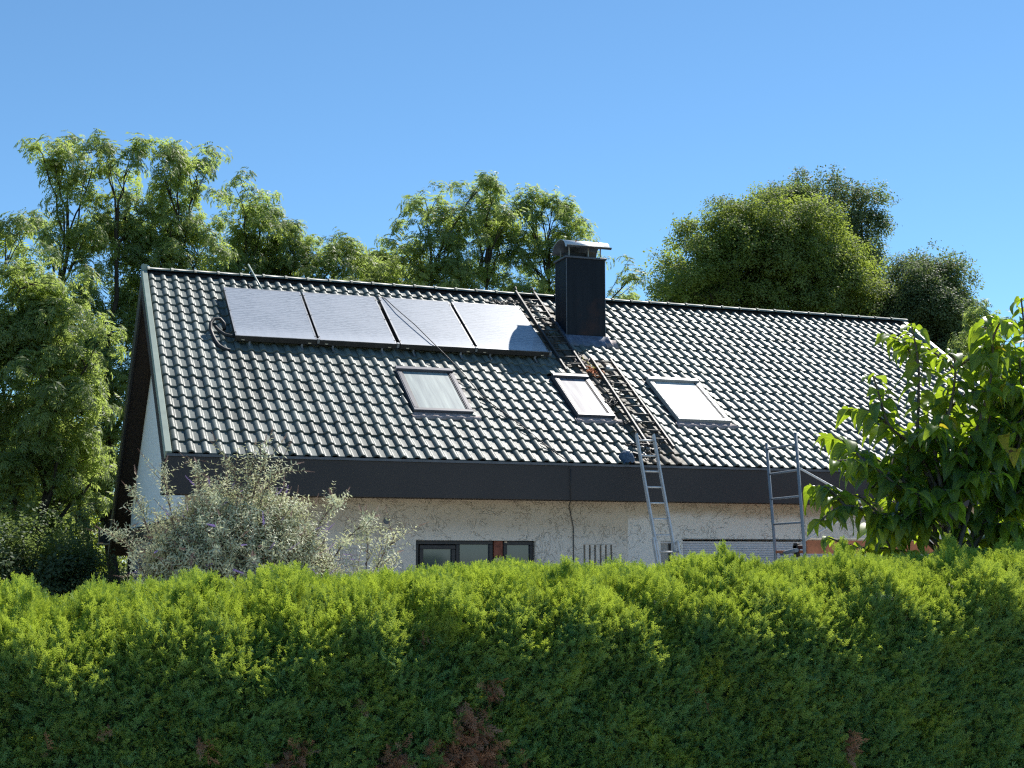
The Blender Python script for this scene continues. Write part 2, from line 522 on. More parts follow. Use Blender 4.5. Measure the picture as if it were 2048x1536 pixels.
# roof deck (front and back slab) with the dark brown underside of the overhang
d = MB()
d.box(-.10, 15.47, -.02, RL + .0, -.16, -.012, 0, RT)
roof = d.build('roof', M['deck'], house)
b = MB()
bt = math.tan(PT)
def BP(x, s, h):                              # back slope: s metres down from the ridge
    return (x, YR + s * math.cos(PT) + h * math.sin(PT), ZR - s * math.sin(PT) + h * math.cos(PT))
LB = (YB - YR) / math.cos(PT)
b.box(BX0 + .02, BX1 - .02, .02, LB, -.30, -.16, 0, BP)
b.build('roof_soffit', M['soffit'], house)
b = MB()
b.box(BX0 + .01, BX1 - .01, .0, LB + .02, -.155, .03, 0, BP)
b.build('back_roof_slope', M['deck'], house)

# tiles ----------------------------------------------------------------
GA = RL / 19.0
W = .2
def tile_mesh(name, mat):
    prof = [(-.052, .003), (-.045, .016), (-.027, .033), (0, .041), (.027, .033), (.044, .016), (.053, .003), (.075, .0), (.145, .0), (.150, .0)]
    vs = []; fs = []
    n = len(prof)
    for (v, dz) in ((.0, .030), (.012, .033), (GA + .03, .004)):
        vs += [(x, v, z + dz) for x, z in prof]
    for r_ in (0, 1):
        for i in range(n - 1):
            fs.append((r_ * n + i, r_ * n + i + 1, (r_ + 1) * n + i + 1, (r_ + 1) * n + i))
    o = len(vs)
    vs += [(x, .001, z + .008) for x, z in prof]
    for i in range(n - 1):
        fs.append((o + i, o + i + 1, i + 1, i))
    mb = MB(); mb.add(vs, fs, 0, True)
    for k in range(len(fs) - (n - 1), len(fs)): mb.sm[k] = False
    return mb
holes = [(3.72, 4.60, 1.42, 2.80), (6.44, 6.98, 1.45, 2.82), (8.24, 9.08, 1.47, 2.86), (7.30, 7.88, 4.50, 5.02)]
tiles = []
oldset = set()
for r_ in range(19):
    for c in range(77):
        u = c * W; v = r_ * GA
        cu, cv = u + .05, v + GA * .5
        if any(a < cu < b_ and p < cv < q for a, b_, p, q in holes): continue
        tiles.append((r_, c, u, v))
        if (7.0 < u < 7.75 and v < 3.6 and random.random() < .75) or (6.95 < u < 7.3 and 1.2 < v < 3.2) or (6.6 < u < 7.35 and v > 3.0 and random.random() < .6) or (6.7 < u < 7.7 and v < .3):
            oldset.add((r_, c))
tile_me = {k: tile_mesh('tile', None).mesh('tile', M[k]) for k in ('tile', 'tile_old')}
def dcam(t):
    return (RP(t[2], t[3]) - CAM).length
order = sorted(tiles, key=dcam)
single = set((t[0], t[1]) for t in order[:298])
rest = MB(); rest_rnd = []; restold = MB()
base_t = tile_mesh('tile', None)
for (r_, c, u, v) in tiles:
    old = (r_, c) in oldset
    j = random.uniform(-.003, .003); jz = random.uniform(0, .006); sk = random.uniform(-.012, .012)
    if old: jz += random.uniform(0, .006); sk *= 3
    if (r_, c) in single:
        mw = Matrix.Translation(RP(u + j, v, jz)) @ ROT @ Matrix.Rotation(sk, 4, 'Z')
        link('roof_tile', tile_me['tile_old' if old else 'tile'], roof, mw)
    else:
        tgt = restold if old else rest
        tgt.add([RT(u + j + x - sk * y, v + y + sk * x, z + jz) for x, y, z in base_t.v], base_t.f, 0, True)
        k0 = len(base_t.f) - 9
        for k in range(9): tgt.sm[len(tgt.f) - 9 + k] = False
        if not old: rest_rnd += [random.random()] * len(base_t.v)
o = rest.build('roof_tiles', M['tile'], roof); tag(o, kind='stuff')
a = o.data.attributes.new('rnd', 'FLOAT', 'POINT'); a.data.foreach_set('value', rest_rnd)
if restold.v:
    o = restold.build('weathered_roof_tiles', M['tile_old'], roof); tag(o, kind='stuff')
# narrow closing strip beside the first roll at the left verge
m = MB(); m.box(-.068, -.045, -.0, RL, -.01, .02, 0, RT); m.build('verge_gutter', M['deck'], house)

# ridge tiles ------------------------------------------------------------
rm = MB()
nseg = 7
def ridge_profile(r):
    return [(r * math.cos(a_), r * math.sin(a_) * .62) for a_ in [math.pi * k / nseg for k in range(nseg + 1)]]
for (x, rr) in ((0, .098), (.035, .100), (.036, .088), (.41, .084)):
    pass
secs = [(0, .122), (.04, .122), (.044, .104), (.415, .098)]
vs = []; fs = []
for (x, rr) in secs:
    vs += [(x, p[0], p[1]) for p in ridge_profile(rr)]
nn = nseg + 1
for i in range(len(secs) - 1):
    for k in range(nseg):
        fs.append((i * nn + k, i * nn + k + 1, (i + 1) * nn + k + 1, (i + 1) * nn + k))
fs.append(tuple(range(nn)))
rm.add(vs, fs, 0, True)
rme = rm.mesh('ridge_tile', M['ridge'])
k = 0
x = BX0 + .09
while x < BX1 - .2:
    link('ridge_tile', rme, roof, Matrix.Translation((x, YR, ZR + .055 + random.uniform(-.003, .003))))
    x += .4
# near-black strip: shade under the ridge caps put into colour
m = MB(); m.box(-.07, 15.42, RL - .085, RL + .02, .0, .062, 0, RT); m.build('ridge_roll', M['gasket'], house)

# verges -----------------------------------------------------------------
m = MB(); m.bbox(-.155, -.066, -.04, RL + .02, -.05, .075, .006, 0, RT); m.build('verge_trim', M['verge'], house)
m = MB(); m.bbox(15.42, 15.52, -.04, RL + .02, -.05, .085, .006, 0, RT); m.build('verge_trim', M['verge'], house)
# verge board faces (dark) below the trim, left gable both slopes
m = MB(); m.box(-.150, -.115, -.03, RL, -.30, -.052, 0, RT); m.build('verge_board', M['soffit'], house)
m = MB(); m.box(BX0, BX0 + .035, .0, LB + .02, -.34, .06, 0, BP); m.build('verge_board', M['fascia'], house)
m = MB(); m.box(BX1 - .035, BX1, .0, LB, -.30, .05, 0, BP); m.build('verge_board', M['fascia'], house)
# small finial plate where the verge trims meet
m = MB(); m.box(BX0 - .003, BX0 + .09, YR - .05, YR + .05, ZR + .02, ZR + .16); m.build('verge_peak', M['verge'], house)

# fascia box at the front eave -------------------------------------------
m = MB(); m.bbox(BX0 + .015, BX1, 19.195, 19.235, 2.587, 3.10, .004); m.build('fascia', M['fascia'], house)
m = MB(); m.box(BX0 + .02, BX1, 19.17, 19.24, 3.10, 3.135); m.build('eave_drip', M['coping'], house)
m = MB(); m.box(BX0 + .02, BX1 - .01, 19.237, 19.897, 2.60, 2.63); m.build('eave_soffit', M['soffit'], house)
m = MB(); m.box(BX0 + .018, BX0 + .05, 19.237, 19.90, 2.60, 3.06); m.build('fascia_return', M['fascia'], house)

# walls --------------------------------------------------------------------
WX0, WX1, WY = 2.18, 17.15, 19.90
slots = [(8.235 + .0905 * i, 8.268 + .0905 * i, 1.35, 1.93) for i in range(6)]
openings = [(5.55, 7.44, .9, 1.99), (9.55, 9.79, 1.1, 2.0), (9.94, 12.9, .05, 2.02)] + slots
xs = sorted(set([WX0, WX1] + [a for o_ in openings for a in o_[:2]]))
zs = sorted(set([0, 2.61] + [a for o_ in openings for a in o_[2:]]))
w = MB()
for i in range(len(xs) - 1):
    for j in range(len(zs) - 1):
        cx, cz = (xs[i] + xs[i + 1]) / 2, (zs[j] + zs[j + 1]) / 2
        if any(a < cx < b_ and p < cz < q for a, b_, p, q in openings): continue
        w.add([(xs[i], WY, zs[j]), (xs[i + 1], WY, zs[j]), (xs[i + 1], WY, zs[j + 1]), (xs[i], WY, zs[j + 1])], [(0, 1, 2, 3)])
for a, b_, p, q in openings:
    dp = WY + (.16 if b_ - a > .1 else .1)
    w.add([(a, WY, p), (a, WY, q), (a, dp, q), (a, dp, p)], [(0, 1, 2, 3)])
    w.add([(b_, WY, p), (b_, dp, p), (b_, dp, q), (b_, WY, q)], [(0, 1, 2, 3)])
    w.add([(a, WY, q), (b_, WY, q), (b_, dp, q), (a, dp, q)], [(0, 1, 2, 3)])
    w.add([(a, WY, p), (a, dp, p), (b_, dp, p), (b_, WY, p)], [(0, 1, 2, 3)])
wall = w.build('wall', M['stucco'], house)
m = MB(); m.box(WX0 + .01, WX1, WY + .17, WY + .3, 0, 2.6); m.build('wall_core', M['dark'], house)
# small round vent in the plaster
m = MB()
m.tube([(5.098, WY - .012, 2.269), (5.098, WY + .03, 2.269)], .048, 14); m.build('round_vent', M['coping'], house)
for a, b_, p, q in slots:
    m = MB(); m.box(a - .004, b_ + .004, WY + .10, WY + .11, p, q + .004); m.build('vent_slot', M['dark'], house)
m = MB(); m.box(8.225, 8.735, WY - .006, WY - .001, 1.936, 1.944); m.build('vent_trim', M['grey'], house)

# gable wall (left), white render above, grey roughcast below
YBW = 29.6
def gable(x, name, mat, z0, y0, y1, nx):
    zt = lambda y: (3.1248 + (y - 19.255) * bt if y < YR else ZR - (y - YR) * bt) - .30
    P = [(x, y0, z0), (x, y1, z0), (x, y1, zt(y1)), (x, YR, zt(YR)), (x, y0, zt(y0))]
    m_ = MB(); Q = [(x + nx * .25, p[1], p[2]) for p in P]
    m_.add(P + Q, [(0, 4, 3, 2, 1), (5, 6, 7, 8, 9), (0, 1, 6, 5), (1, 2, 7, 6), (2, 3, 8, 7), (3, 4, 9, 8), (4, 0, 5, 9)])
    return m_.build(name, mat, house)
gable(WX0, 'gable_wall', M['white'], 2.33, WY + .01, YBW, 1)
gable(WX1, 'gable_wall', M['white'], .0, WY + .01, YBW, -1)
m = MB(); m.box(WX0 + .03, WX0 + .25, WY + .01, 28.0, 0, 2.02); m.build('lower_gable_wall', M['grey'], house)
m = MB(); m.bbox(WX0 - .04, WX0 + .22, 22.2, 31.25, 2.022, 2.328, .006); m.build('gable_beam', M['fascia'], house)
m = MB(); m.bbox(1.62, 4.0, 31.05, 31.45, 2.06, 2.37, .006); m.build('back_gutter_box', M['fascia'], house)
m = MB(); m.bbox(1.60, 1.84, 30.9, 31.5, 2.02, 2.058, .004); m.build('gutter_end_board', M['cream'], house)
m = MB(); m.box(2.06, 2.19, 28.6, 28.75, 0, 2.02); m.build('corner_post', M['fascia'], house)
m = MB(); m.box(WX0, WX1, YBW, YBW + .25, 0, 2.9); m.build('back_wall', M['white'], house)

# window ------------------------------------------------------------------
win = MB()
def frame(mb, x0, x1, z0, z1, y, t=.055, dep=.06):
    mb.bbox(x0, x1, y, y + dep, z1 - t, z1, .005); mb.bbox(x0, x1, y, y + dep, z0, z0 + t, .005)
    mb.bbox(x0, x0 + t, y, y + dep, z0 + t, z1 - t, .005); mb.bbox(x1 - t, x1, y, y + dep, z0 + t, z1 - t, .005)
frame(win, 5.555, 6.775, .905, 1.985, WY + .06)
win.bbox(6.19, 6.24, WY + .06, WY + .12, .96, 1.93, .005)
wo_ = win.build('window', M['winframe'], house)
m = MB(); frame(m, 5.62, 6.18, .97, 1.92, WY + .045, .06, .05); m.build('sash', M['winframe'], wo_)
m = MB(); m.box(5.68, 6.12, WY + .085, WY + .092, 1.03, 1.86); m.build('pane', M['pane'], wo_)
m = MB(); m.box(6.26, 6.72, WY + .10, WY + .107, .96, 1.93); m.build('pane', M['pane'], wo_)
m = MB(); m.bbox(6.79, 6.93, WY + .05, WY + .14, 1.74, 1.985, .004); m.build('wooden_post', M['brick'], house)
m = MB(); m.bbox(6.792, 6.928, WY + .052, WY + .14, 1.64, 1.735, .004); m.build('pale_post_block', M['pinklead'], house)
m = MB(); m.bbox(6.79, 6.93, WY + .05, WY + .14, .905, 1.635, .004); m.build('wooden_post', M['brick'], house)
win = MB(); frame(win, 6.945, 7.435, .905, 1.985, WY + .06, .06); wo_ = win.build('window', M['winframe'], house)
m = MB(); m.box(7.0, 7.38, WY + .10, WY + .107, .96, 1.93); m.build('pane', M['pane'], wo_)
m = MB(); m.bbox(6.96, 7.0, WY + .045, WY + .058, 1.955, 1.98, .003); m.build('window_clip', M['cream'], wo_)
win = MB(); frame(win, 9.553, 9.787, 1.105, 1.995, WY + .06, .035); wo_ = win.build('window', M['shutter'], house)
m = MB(); m.box(9.59, 9.75, WY + .10, WY + .107, 1.14, 1.96); m.build('pane', M['grey'], wo_)
m = MB(); m.bbox(9.735, 9.76, WY + .05, WY + .11, 1.14, 1.96, .003); m.build('window_post', M['winframe'], wo_)
# roller shutter
sh = MB(); sh.box(9.95, 12.89, WY + .10, WY + .11, .06, 2.0); sho = sh.build('roller_shutter', M['gasket'], house)
sl = MB()
prof = [(0, 0), (-.008, .006), (-.011, .018), (-.008, .030), (0, .0355)]
vs = [(x, p[0], p[1]) for x in (9.96, 12.88) for p in prof]
sl.add(vs, [(i, i + 5, i + 6, i + 1) for i in range(4)], 0, True)
slm = sl.mesh('shutter_slat', M['shutter'])
for k in range(50):
    link('shutter_slat', slm, sho, Matrix.Translation((0, WY + .10, 2.0 - (k + 1) * .0375)))
m = MB(); m.bbox(9.92, 12.92, WY - .01, WY + .02, 2.022, 2.034, .002); m.build('shutter_head_trim', M['winframe'], sho)

# chimney -------------------------------------------------------------------
CX0, CX1, CY0, CY1, CZ = 9.185, 9.945, 22.923, 23.465, 7.165
zb = lambda y: 3.1248 + (y - 19.255) * bt
m = MB()
P = [(x, y, z) for x in (CX0, CX1) for (y, z) in ((CY0, zb(CY0) - .1), (CY1, zb(CY1) - .1), (CY1, CZ), (CY0, CZ))]
m.add(P, [(0, 1, 2, 3), (4, 7, 6, 5), (0, 3, 7, 4), (1, 5, 6, 2), (3, 2, 6, 7)])
ch = m.build('chimney', M['chimney'], house)
m = MB()
for (x, y) in ((CX0, CY0), (CX1, CY0), (CX0, CY1)):
    m.box(x - .006, x + .006, y - .006, y + .006, zb(y) + .05, CZ - .004)
m.build('corner_strip', M['coping'], ch)
m = MB(); m.bbox(CX0 - .03, CX1 + .03, CY0 - .03, CY1 + .03, CZ + .002, CZ + .04, .005); m.build('coping', M['coping'], ch)
for xx in (CX0 + .08, (CX0 + CX1) / 2 + .08, CX1 - .06):
    for yy in (CY0 + .06, CY1 - .06):
        m = MB(); m.box(xx - .012, xx + .012, yy - .004, yy + .004, CZ + .04, 7.40); m.build('cowl_leg', M['alu_dull'], ch)
m = MB(); m.box(CX0 + .1, CX0 + .42, CY0 + .14, CY1 - .14, CZ + .04, 7.31); m.build('flue', M['gasket'], ch)
m = MB(); m.box(CX1 - .3, CX1 - .12, CY0 + .12, CY1 - .12, CZ + .04, 7.33); m.build('flue', M['barkpale'], ch)
# curved cowl with flared lips
cw = MB(); cyc = (CY0 + CY1) / 2; arc = []
arc.append((-.42, .012)); arc.append((-.385, -.018)); arc.append((-.35, -.01))
for k in range(11):
    a_ = math.pi * (1 - k / 10)
    arc.append((.32 * math.cos(a_), .01 + .165 * math.sin(a_)))
arc += [(.35, -.01), (.385, -.018), (.42, .012)]
ZC = 7.37; X0c, X1c = 9.145, 10.03
na = len(arc)
vs = [(x, cyc + p[0], ZC + p[1]) for x in (X0c, X1c) for p in arc] + [(x, cyc + p[0] * .985, ZC + p[1] - .007) for x in (X0c, X1c) for p in arc]
fs = [(i, i + 1, na + i + 1, na + i) for i in range(na - 1)] + [(2 * na + i, 3 * na + i, 3 * na + i + 1, 2 * na + i + 1) for i in range(na - 1)]
fs += [(i, 2 * na + i, 2 * na + i + 1, i + 1) for i in range(na - 1)] + [(na + i, na + i + 1, 3 * na + i + 1, 3 * na + i) for i in range(na - 1)]
cw.add(vs, fs, 0, True)
for k in range(na - 1, 2 * (na - 1)): cw.mi[k] = 1  # underside in darker metal: shade inside the cowl put into the colour
cw.build('cowl', [M['steel'], M['coping']], ch)
m = MB()
for xx in (X0c + .2, X1c - .25):
    m.tube([(xx, cyc - .33, ZC + .09), (xx, cyc - .37, ZC + .10)], .010, 6)
m.build('cowl_rivet', M['orange'], ch)
# flashing round the base
def wavy(mb, u0, u1, v0, v1, h0, amp, n=24, seed=0):
    r = random.Random(seed); vs = []
    for i in range(n + 1):
        u = u0 + (u1 - u0) * i / n
        ph = abs(((u / W) % 1) - .0); roll = math.exp(-((((u + W / 2) % W) - W / 2) / .035) ** 2) * .040
        vs.append(RT(u, v1, h0)); vs.append(RT(u, v0 + r.uniform(-.012, .012), .036 + roll + r.uniform(0, amp)))
        vs.append(RT(u, v0 + .0, .02))
    fs = []
    for i in range(n):
        a_ = i * 3; fs.append((a_, a_ + 3, a_ + 4, a_ + 1)); fs.append((a_ + 1, a_ + 4, a_ + 5, a_ + 2))
    mb.add(vs, fs, 0, True)
m = MB(); wavy(m, 7.16, 8.0, 4.19, 4.46, .12, .01, 20, 3); m.build('chimney_apron', M['lead'], ch)
m = MB(); m.box(7.14, 7.215, 4.3, 5.08, .0, .09, 0, RT); m.build('side_flashing', M['lead'], ch)
m = MB(); m.box(7.975, 8.06, 4.3, 5.15, .0, .07, 0, RT); m.build('side_flashing', M['gasket'], ch)
m = MB(); wavy(m, 7.9, 8.14, 4.18, 4.40, .085, .02, 8, 5); m.build('torn_flashing', M['pinklead'], ch)

# roof windows -----------------------------------------------------------------
def skylight(u0, u1, v0, v1, glass, seed, frm='sframe', lab=None):
    H = .105
    m = MB()
    m.box(u0 - .045, u1 + .045, v0 - .02, v1 + .05, .0, .03, 0, RT)      # gutter strip round the frame
    root = m.build('roof_window', M['gasket'], house)
    if lab: root['label'] = lab
    t = .085
    m = MB(); m.bbox(u0, u1, v0, v0 + .075, .02, H, .006, 0, RT); m.build('lower_frame', M[frm], root)
    m = MB(); m.bbox(u0, u1, v1 - .12, v1, .02, H + .02, .006, 0, RT); m.bbox(u0 + .01, u1 - .01, v1 - .125, v1 - .10, H, H + .035, .005, 0, RT); m.build('upper_frame', M[frm], root)
    for a_, b_ in ((u0, u0 + t), (u1 - t, u1)):
        m = MB(); m.bbox(a_, b_, v0 + .078, v1 - .122, .02, H, .006, 0, RT)
        m.bbox(a_ + .02, a_ + .03, v0 + .08, v1 - .125, H, H + .006, .001, 0, RT); m.build('side_frame', M[frm], root)
    m = MB()
    m.box(u0 + t, u0 + t + .014, v0 + .078, v1 - .122, .03, H - .012, 0, RT); m.box(u1 - t - .014, u1 - t, v0 + .078, v1 - .122, .03, H - .012, 0, RT)
    m.box(u0 + t + .014, u1 - t - .014, v0 + .075, v0 + .092, .03, H - .010, 0, RT); m.build('seal', M['gasket'], root)
    mw = Matrix.Translation(RP(u0 + t + .014, v0 + .092, H - .024)) @ ROT
    m = MB(); m.box(0, u1 - u0 - 2 * t - .028, 0, v1 - v0 - .215, -.01, .004)
    link('glass', m.mesh('glass', glass), root, mw)
    m = MB(); m.box(u0 - .012, u1 + .012, v0 - .03, v0 - .002, .02, .058, 0, RT); m.build('lower_gutter', M['pinklead'], root)
    m = MB(); wavy(m, u0 - .06, u1 + .10, v0 - .15, v0 - .03, .055, .012, 26, seed); m.build('apron', M['pinklead'], root)
    m = MB(); m.box(u1 + .045, u1 + .10, v0 - .12, v1, .0, .022, 0, RT); m.build('side_gutter', M['gasket'], root)
    return root
skylight(3.655, 4.615, 1.38, 2.84, M['sg1'], 1, lab='leftmost roof window with streaked greenish glass')
skylight(6.385, 7.035, 1.42, 2.86, M['sg2'], 2, lab='narrow middle roof window with white streaks')
skylight(8.16, 9.13, 1.40, 2.90, M['sg3'], 3, 'alu_dull', lab='right roof window glaring white')

# ------------------------------------------------------------------ solar collectors
coll = [(1.155, 2.475), (2.515, 3.815), (3.885, 5.185), (5.240, 6.530)]
labs = ['leftmost solar collector, beside the black hose', 'second solar collector from the left verge, grey dusty glass',
        'third solar collector, crossed at its top corner by a dark cable', 'solar collector nearest the chimney, chimney shadow on its corner']
for i, (u0, u1) in enumerate(coll):
    v0, v1, h0, h1 = 3.50, 5.42, .105, .20
    t = thing('solar_collector', labs[i], 'solar collector', RP((u0 + u1) / 2, v0, h0), 'solar collectors mounted on the roof')
    m = MB(); m.bbox(u0, u1, v0, v1, h0, h1 - .006, .005, 0, RT); m.build('casing', M['pframe'], t)
    m = MB()
    for a_, b_, c_, d_ in ((u0, u1, v1 - .028, v1), (u0, u1, v0, v0 + .02)):
        m.box(a_, b_, c_, d_, h1 - .005, h1 + .004, 0, RT)
    for a_, b_ in ((u0, u0 + .026), (u1 - .026, u1)):
        m.box(a_, b_, v0 + .02, v1 - .028, h1 - .005, h1 + .004, 0, RT)
    m.build('edge_trim', M['ptrim'], t)
    m = MB(); m.box(0, u1 - u0 - .054, 0, v1 - v0 - .05, -.003, .002)
    link('glass', m.mesh('glass', M['panel']), t, Matrix.Translation(RP(u0 + .027, v0 + .021, h1 + .0)) @ ROT)
    for a_ in (u0 + .1, u1 - .14):
        m = MB(); m.box(a_, a_ + .05, v0 - .008, v0 - .001, h0 + .02, h0 + .035, 0, RT); m.build('clip', M['cream'], t)
    m = MB()
    for vv in (v0 + .12, (v0 + v1) / 2, v1 - .15):
        for uu in (u0 + .012, u1 - .012):
            m.tube([RT(uu, vv, h1 + .003), RT(uu, vv, h1 + .012)], .009, 6)
    m.build('screws', M['gasket'], t)
    m = MB(); m.box(u1 + .005, u1 + .045, v0 - .012, v0 + .03, h0 + .03, h1 + .015, 0, RT); m.build('end_clamp', M['ptrim'], t)
    for a_ in (u0 + .22, u1 - .25):
        m = MB(); m.box(a_, a_ + .03, v0 - .12, v0 + .3, .045, .065, 0, RT); m.box(a_, a_ + .03, v0 - .0, v0 + .03, .06, h0 + .002, 0, RT)
        m.build('mounting_hook', M['ptrim'], t)
    m = MB(); m.box(u0 + .02, u1 - .02, v0 + .25, v0 + .29, .05, h0 + .001, 0, RT); m.box(u0 + .02, u1 - .02, v1 - .35, v1 - .31, .05, h0 + .001, 0, RT)
    m.build('mounting_rail', M['pframe'], t)
# connecting pipes between neighbours
for i in range(3):
    u = (coll[i][1] + coll[i + 1][0]) / 2
    for vv in (5.30,):
        m = MB(); m.tube([RT(coll[i][1] - .01, vv, .15), RT(u, vv + .01, .155), RT(coll[i + 1][0] + .01, vv, .15)], .016, 6)
        tag(m.build('pipe_joint', M['ptrim']), 'short silver pipe joint in the %s gap between solar collectors, near their top edge' % ['left', 'middle', 'right'][i], 'pipe joint', 'pipe joints between the collectors')

# insulated hose: leaves the first collector, loops over and dives down the tiles
hz = thing('insulated_hose', 'thick black foam hose looping out beside the leftmost solar collector', 'hose', RP(.9, 3.8, .05))
m = MB()
pp = [(1.18, 3.60, .14), (1.10, 3.60, .14), (1.01, 3.66, .13), (.94, 3.78, .13), (.90, 3.92, .12), (.87, 4.02, .13)]
m.tube([RT(*p) for p in pp], .028, 8)
m.build('outlet_hose', M['black'], hz)
m = MB()
pp = [(1.03, 3.93, .09), (1.03, 4.02, .16), (.97, 4.10, .20), (.87, 4.09, .20), (.81, 3.98, .17), (.80, 3.84, .12), (.83, 3.68, .08), (.86, 3.52, .065), (.90, 3.38, .06), (.97, 3.27, .06), (1.06, 3.25, .05)]
m.tube([RT(*p) for p in pp], .030, 8)
m.build('return_hose', M['black'], hz)
# light rod above the first collector
m = MB(); m.tube([RT(1.86, 5.35, .15), RT(1.795, 6.05, .13), RT(1.72, 6.62, .16)], .016, 7)
tag(m.build('metal_rod', M['verge']), 'pale metal rod sticking up over the ridge behind a solar collector', 'rod')
m = MB(); m.tube([RT(1.52, 6.12, .05), RT(1.58, 6.0, .06), RT(1.66, 5.92, .05), RT(1.68, 5.75, .05), RT(1.72, 5.4, .1)], .012, 5)
tag(m.build('sensor_cable', M['cable']), 'short dark cable running under the tiles left of the pale rod', 'cable')

# long cable over collector and tiles, then down fascia and wall
cb = MB()
pl = [(3.86, 5.55, .16), (3.98, 5.35, .22), (4.10, 4.80, .245), (4.28, 4.20, .25), (4.44, 3.60, .23), (4.62, 3.15, .17), (4.80, 2.6, .11), (4.90, 2.04, .08), (5.02, 1.72, .07),
      (5.12, 1.5, .07), (5.30, 1.08, .07), (5.46, .66, .06), (5.59, .32, .06), (5.70, .03, .07), (5.74, -.07, .0)]
pw = [RP(*p) for p in pl] + [Vector((7.735, 19.17, 3.05)), Vector((7.74, 19.18, 2.6)), Vector((7.98, 19.86, 2.52)), Vector((8.06, 19.885, 2.2)), Vector((8.065, 19.885, 1.2)), Vector((8.06, 19.885, .1))]
cb.tube(pw[:16], .0085, 5); cb.tube(pw[15:17], .006, 5); cb.tube(pw[16:], .008, 5)
tag(cb.build('long_cable', M['cable']), 'thin dark cable running diagonally over collector and tiles, down the wall', 'cable')
for k, (u, v) in enumerate([(4.86, 1.95), (5.14, 1.35), (5.45, .5)]):
    m = MB()
    m.tube([RT(u, v, .07), RT(u + .08, v - .06, .06), RT(u + .13, v - .16, .05), RT(u + .12, v - .26, .055), RT(u + .2, v - .3, .05)], .008, 5)
    tag(m.build('loose_wire', M['cable']), ['loose wire end curling on the tiles right of the left roof window', 'loose wire end curling midway down the tiles below the long cable', 'loose wire end curling just above the eave beside the long cable'][k], 'wire', 'loose wire ends along the cable')

def coil(name, lab, cat, u, v, h, n, r, rr, mat, seed, squash=.6, wid=1.0):
    R = random.Random(seed); t = MB()
    for k in range(n):
        cu, cv = u + R.uniform(-.10, .10) * wid, v + R.uniform(-.05, .05)
        a0 = R.uniform(0, 6.28); rad_ = r * R.uniform(.6, 1.2); pts = []
        for i in range(12):
            a_ = a0 + i / 11 * R.uniform(4.5, 6.3)
            pts.append(RT(cu + rad_ * math.cos(a_) * 1.2, cv + rad_ * math.sin(a_) * squash, h + .02 + .03 * math.sin(a_ * 2 + k) + R.uniform(0, .02)))
        t.tube(pts, rr, 5)
    o_ = t.build(name, mat)
    return tag(o_, lab, cat)
coil('cable_coil', 'tangled dark cable coil over the top edge of the right collector', 'cable', 6.25, 5.72, .10, 9, .11, .0065, M['cable'], 4, .7, 2.6)
coil('cable_tangle', 'dark wire tangle between narrow roof window and lower roof ladder', 'cable', 7.13, 1.95, .06, 5, .10, .008, M['cable'], 9, 1.0)
coil('rope_loop', 'thin dark cord loop below the narrow roof window', 'cord', 7.15, 1.22, .05, 3, .12, .006, M['cable'], 12, .5)
st = thing('strap_bundle', 'orange and yellow ratchet straps bundled on tiles between the roof ladders', 'strap', RP(7.2, 3.2, .05))
def tangle(seed, u, v, n, mat, spread, name, rr=.011):
    R = random.Random(seed); t = MB()
    for k in range(n):
        pts = []; cu, cv = u + R.uniform(-spread, spread), v + R.uniform(-spread, spread) * 1.8
        a = R.uniform(0, 6.28)
        for i in range(7):
            pts.append(RT(cu, cv, .05 + R.uniform(0, .07)))
            a += R.uniform(-1.2, 1.2); cu += .04 * math.cos(a); cv += .06 * math.sin(a)
        t.tube(pts, rr, 5)
    return t.build(name, mat, st)
tangle(1, 7.22, 3.08, 7, M['orange'], .05, 'orange_strap')
tangle(2, 7.20, 3.18, 4, M['yellow'], .035, 'yellow_strap')
tangle(3, 7.18, 3.42, 6, M['pinklead'], .045, 'pale_rope', .008)
tangle(5, 7.16, 3.62, 3, M['cable'], .04, 'dark_cord', .010)

# ------------------------------------------------------------------ roof ladders
def roof_ladder(name, lab, A, B_, Cc, D_, h, step, rail=.024):
    """A,B_ = top left/right, Cc,D_ = bottom left/right in roof coordinates"""
    t = thing(name, lab, 'ladder', RP((A[0] + Cc[0]) / 2, Cc[1], h), 'ladders lying on the roof')
    for (p, q) in ((A, Cc), (B_, D_)):
        P0, P1 = RP(p[0], p[1], h), RP(q[0], q[1], h)
        d_ = (P1 - P0).normalized(); sx = d_.cross(N).normalized() * .014
        m_ = MB(); c8 = []
        for P_ in (P0, P1):
            for a_, b_ in ((-1, -1), (1, -1), (1, 1), (-1, 1)):
                c8.append(P_ + sx * a_ + N * (.032 * b_))
        m_.add(c8, [(0, 1, 2, 3), (7, 6, 5, 4), (0, 4, 5, 1), (1, 5, 6, 2), (2, 6, 7, 3), (3, 7, 4, 0)])
        m_.build('rail', M['darksteel'], t)
    Ln = A[1] - Cc[1]; n = int(Ln / step)
    for k in range(n):
        f_ = (k + .45) * step / Ln
        P0 = RP(A[0] + (Cc[0] - A[0]) * f_, A[1] + (Cc[1] - A[1]) * f_, h + .012)
        P1 = RP(B_[0] + (D_[0] - B_[0]) * f_, B_[1] + (D_[1] - B_[1]) * f_, h + .012)
        m_ = MB(); m_.tube([P0, P1], .0135, 6); m_.build('rung', M['darksteel'], t)
    return t
roof_ladder('roof_ladder', 'upper roof ladder hooked over the ridge beside the chimney', (6.76, 6.30), (7.13, 6.32), (6.69, 2.98), (7.06, 3.02), .12, .27)
roof_ladder('roof_ladder', 'lower roof ladder between the narrow and the right roof window', (7.33, 3.50), (7.69, 3.48), (7.22, .42), (7.64, .40), .12, .272)
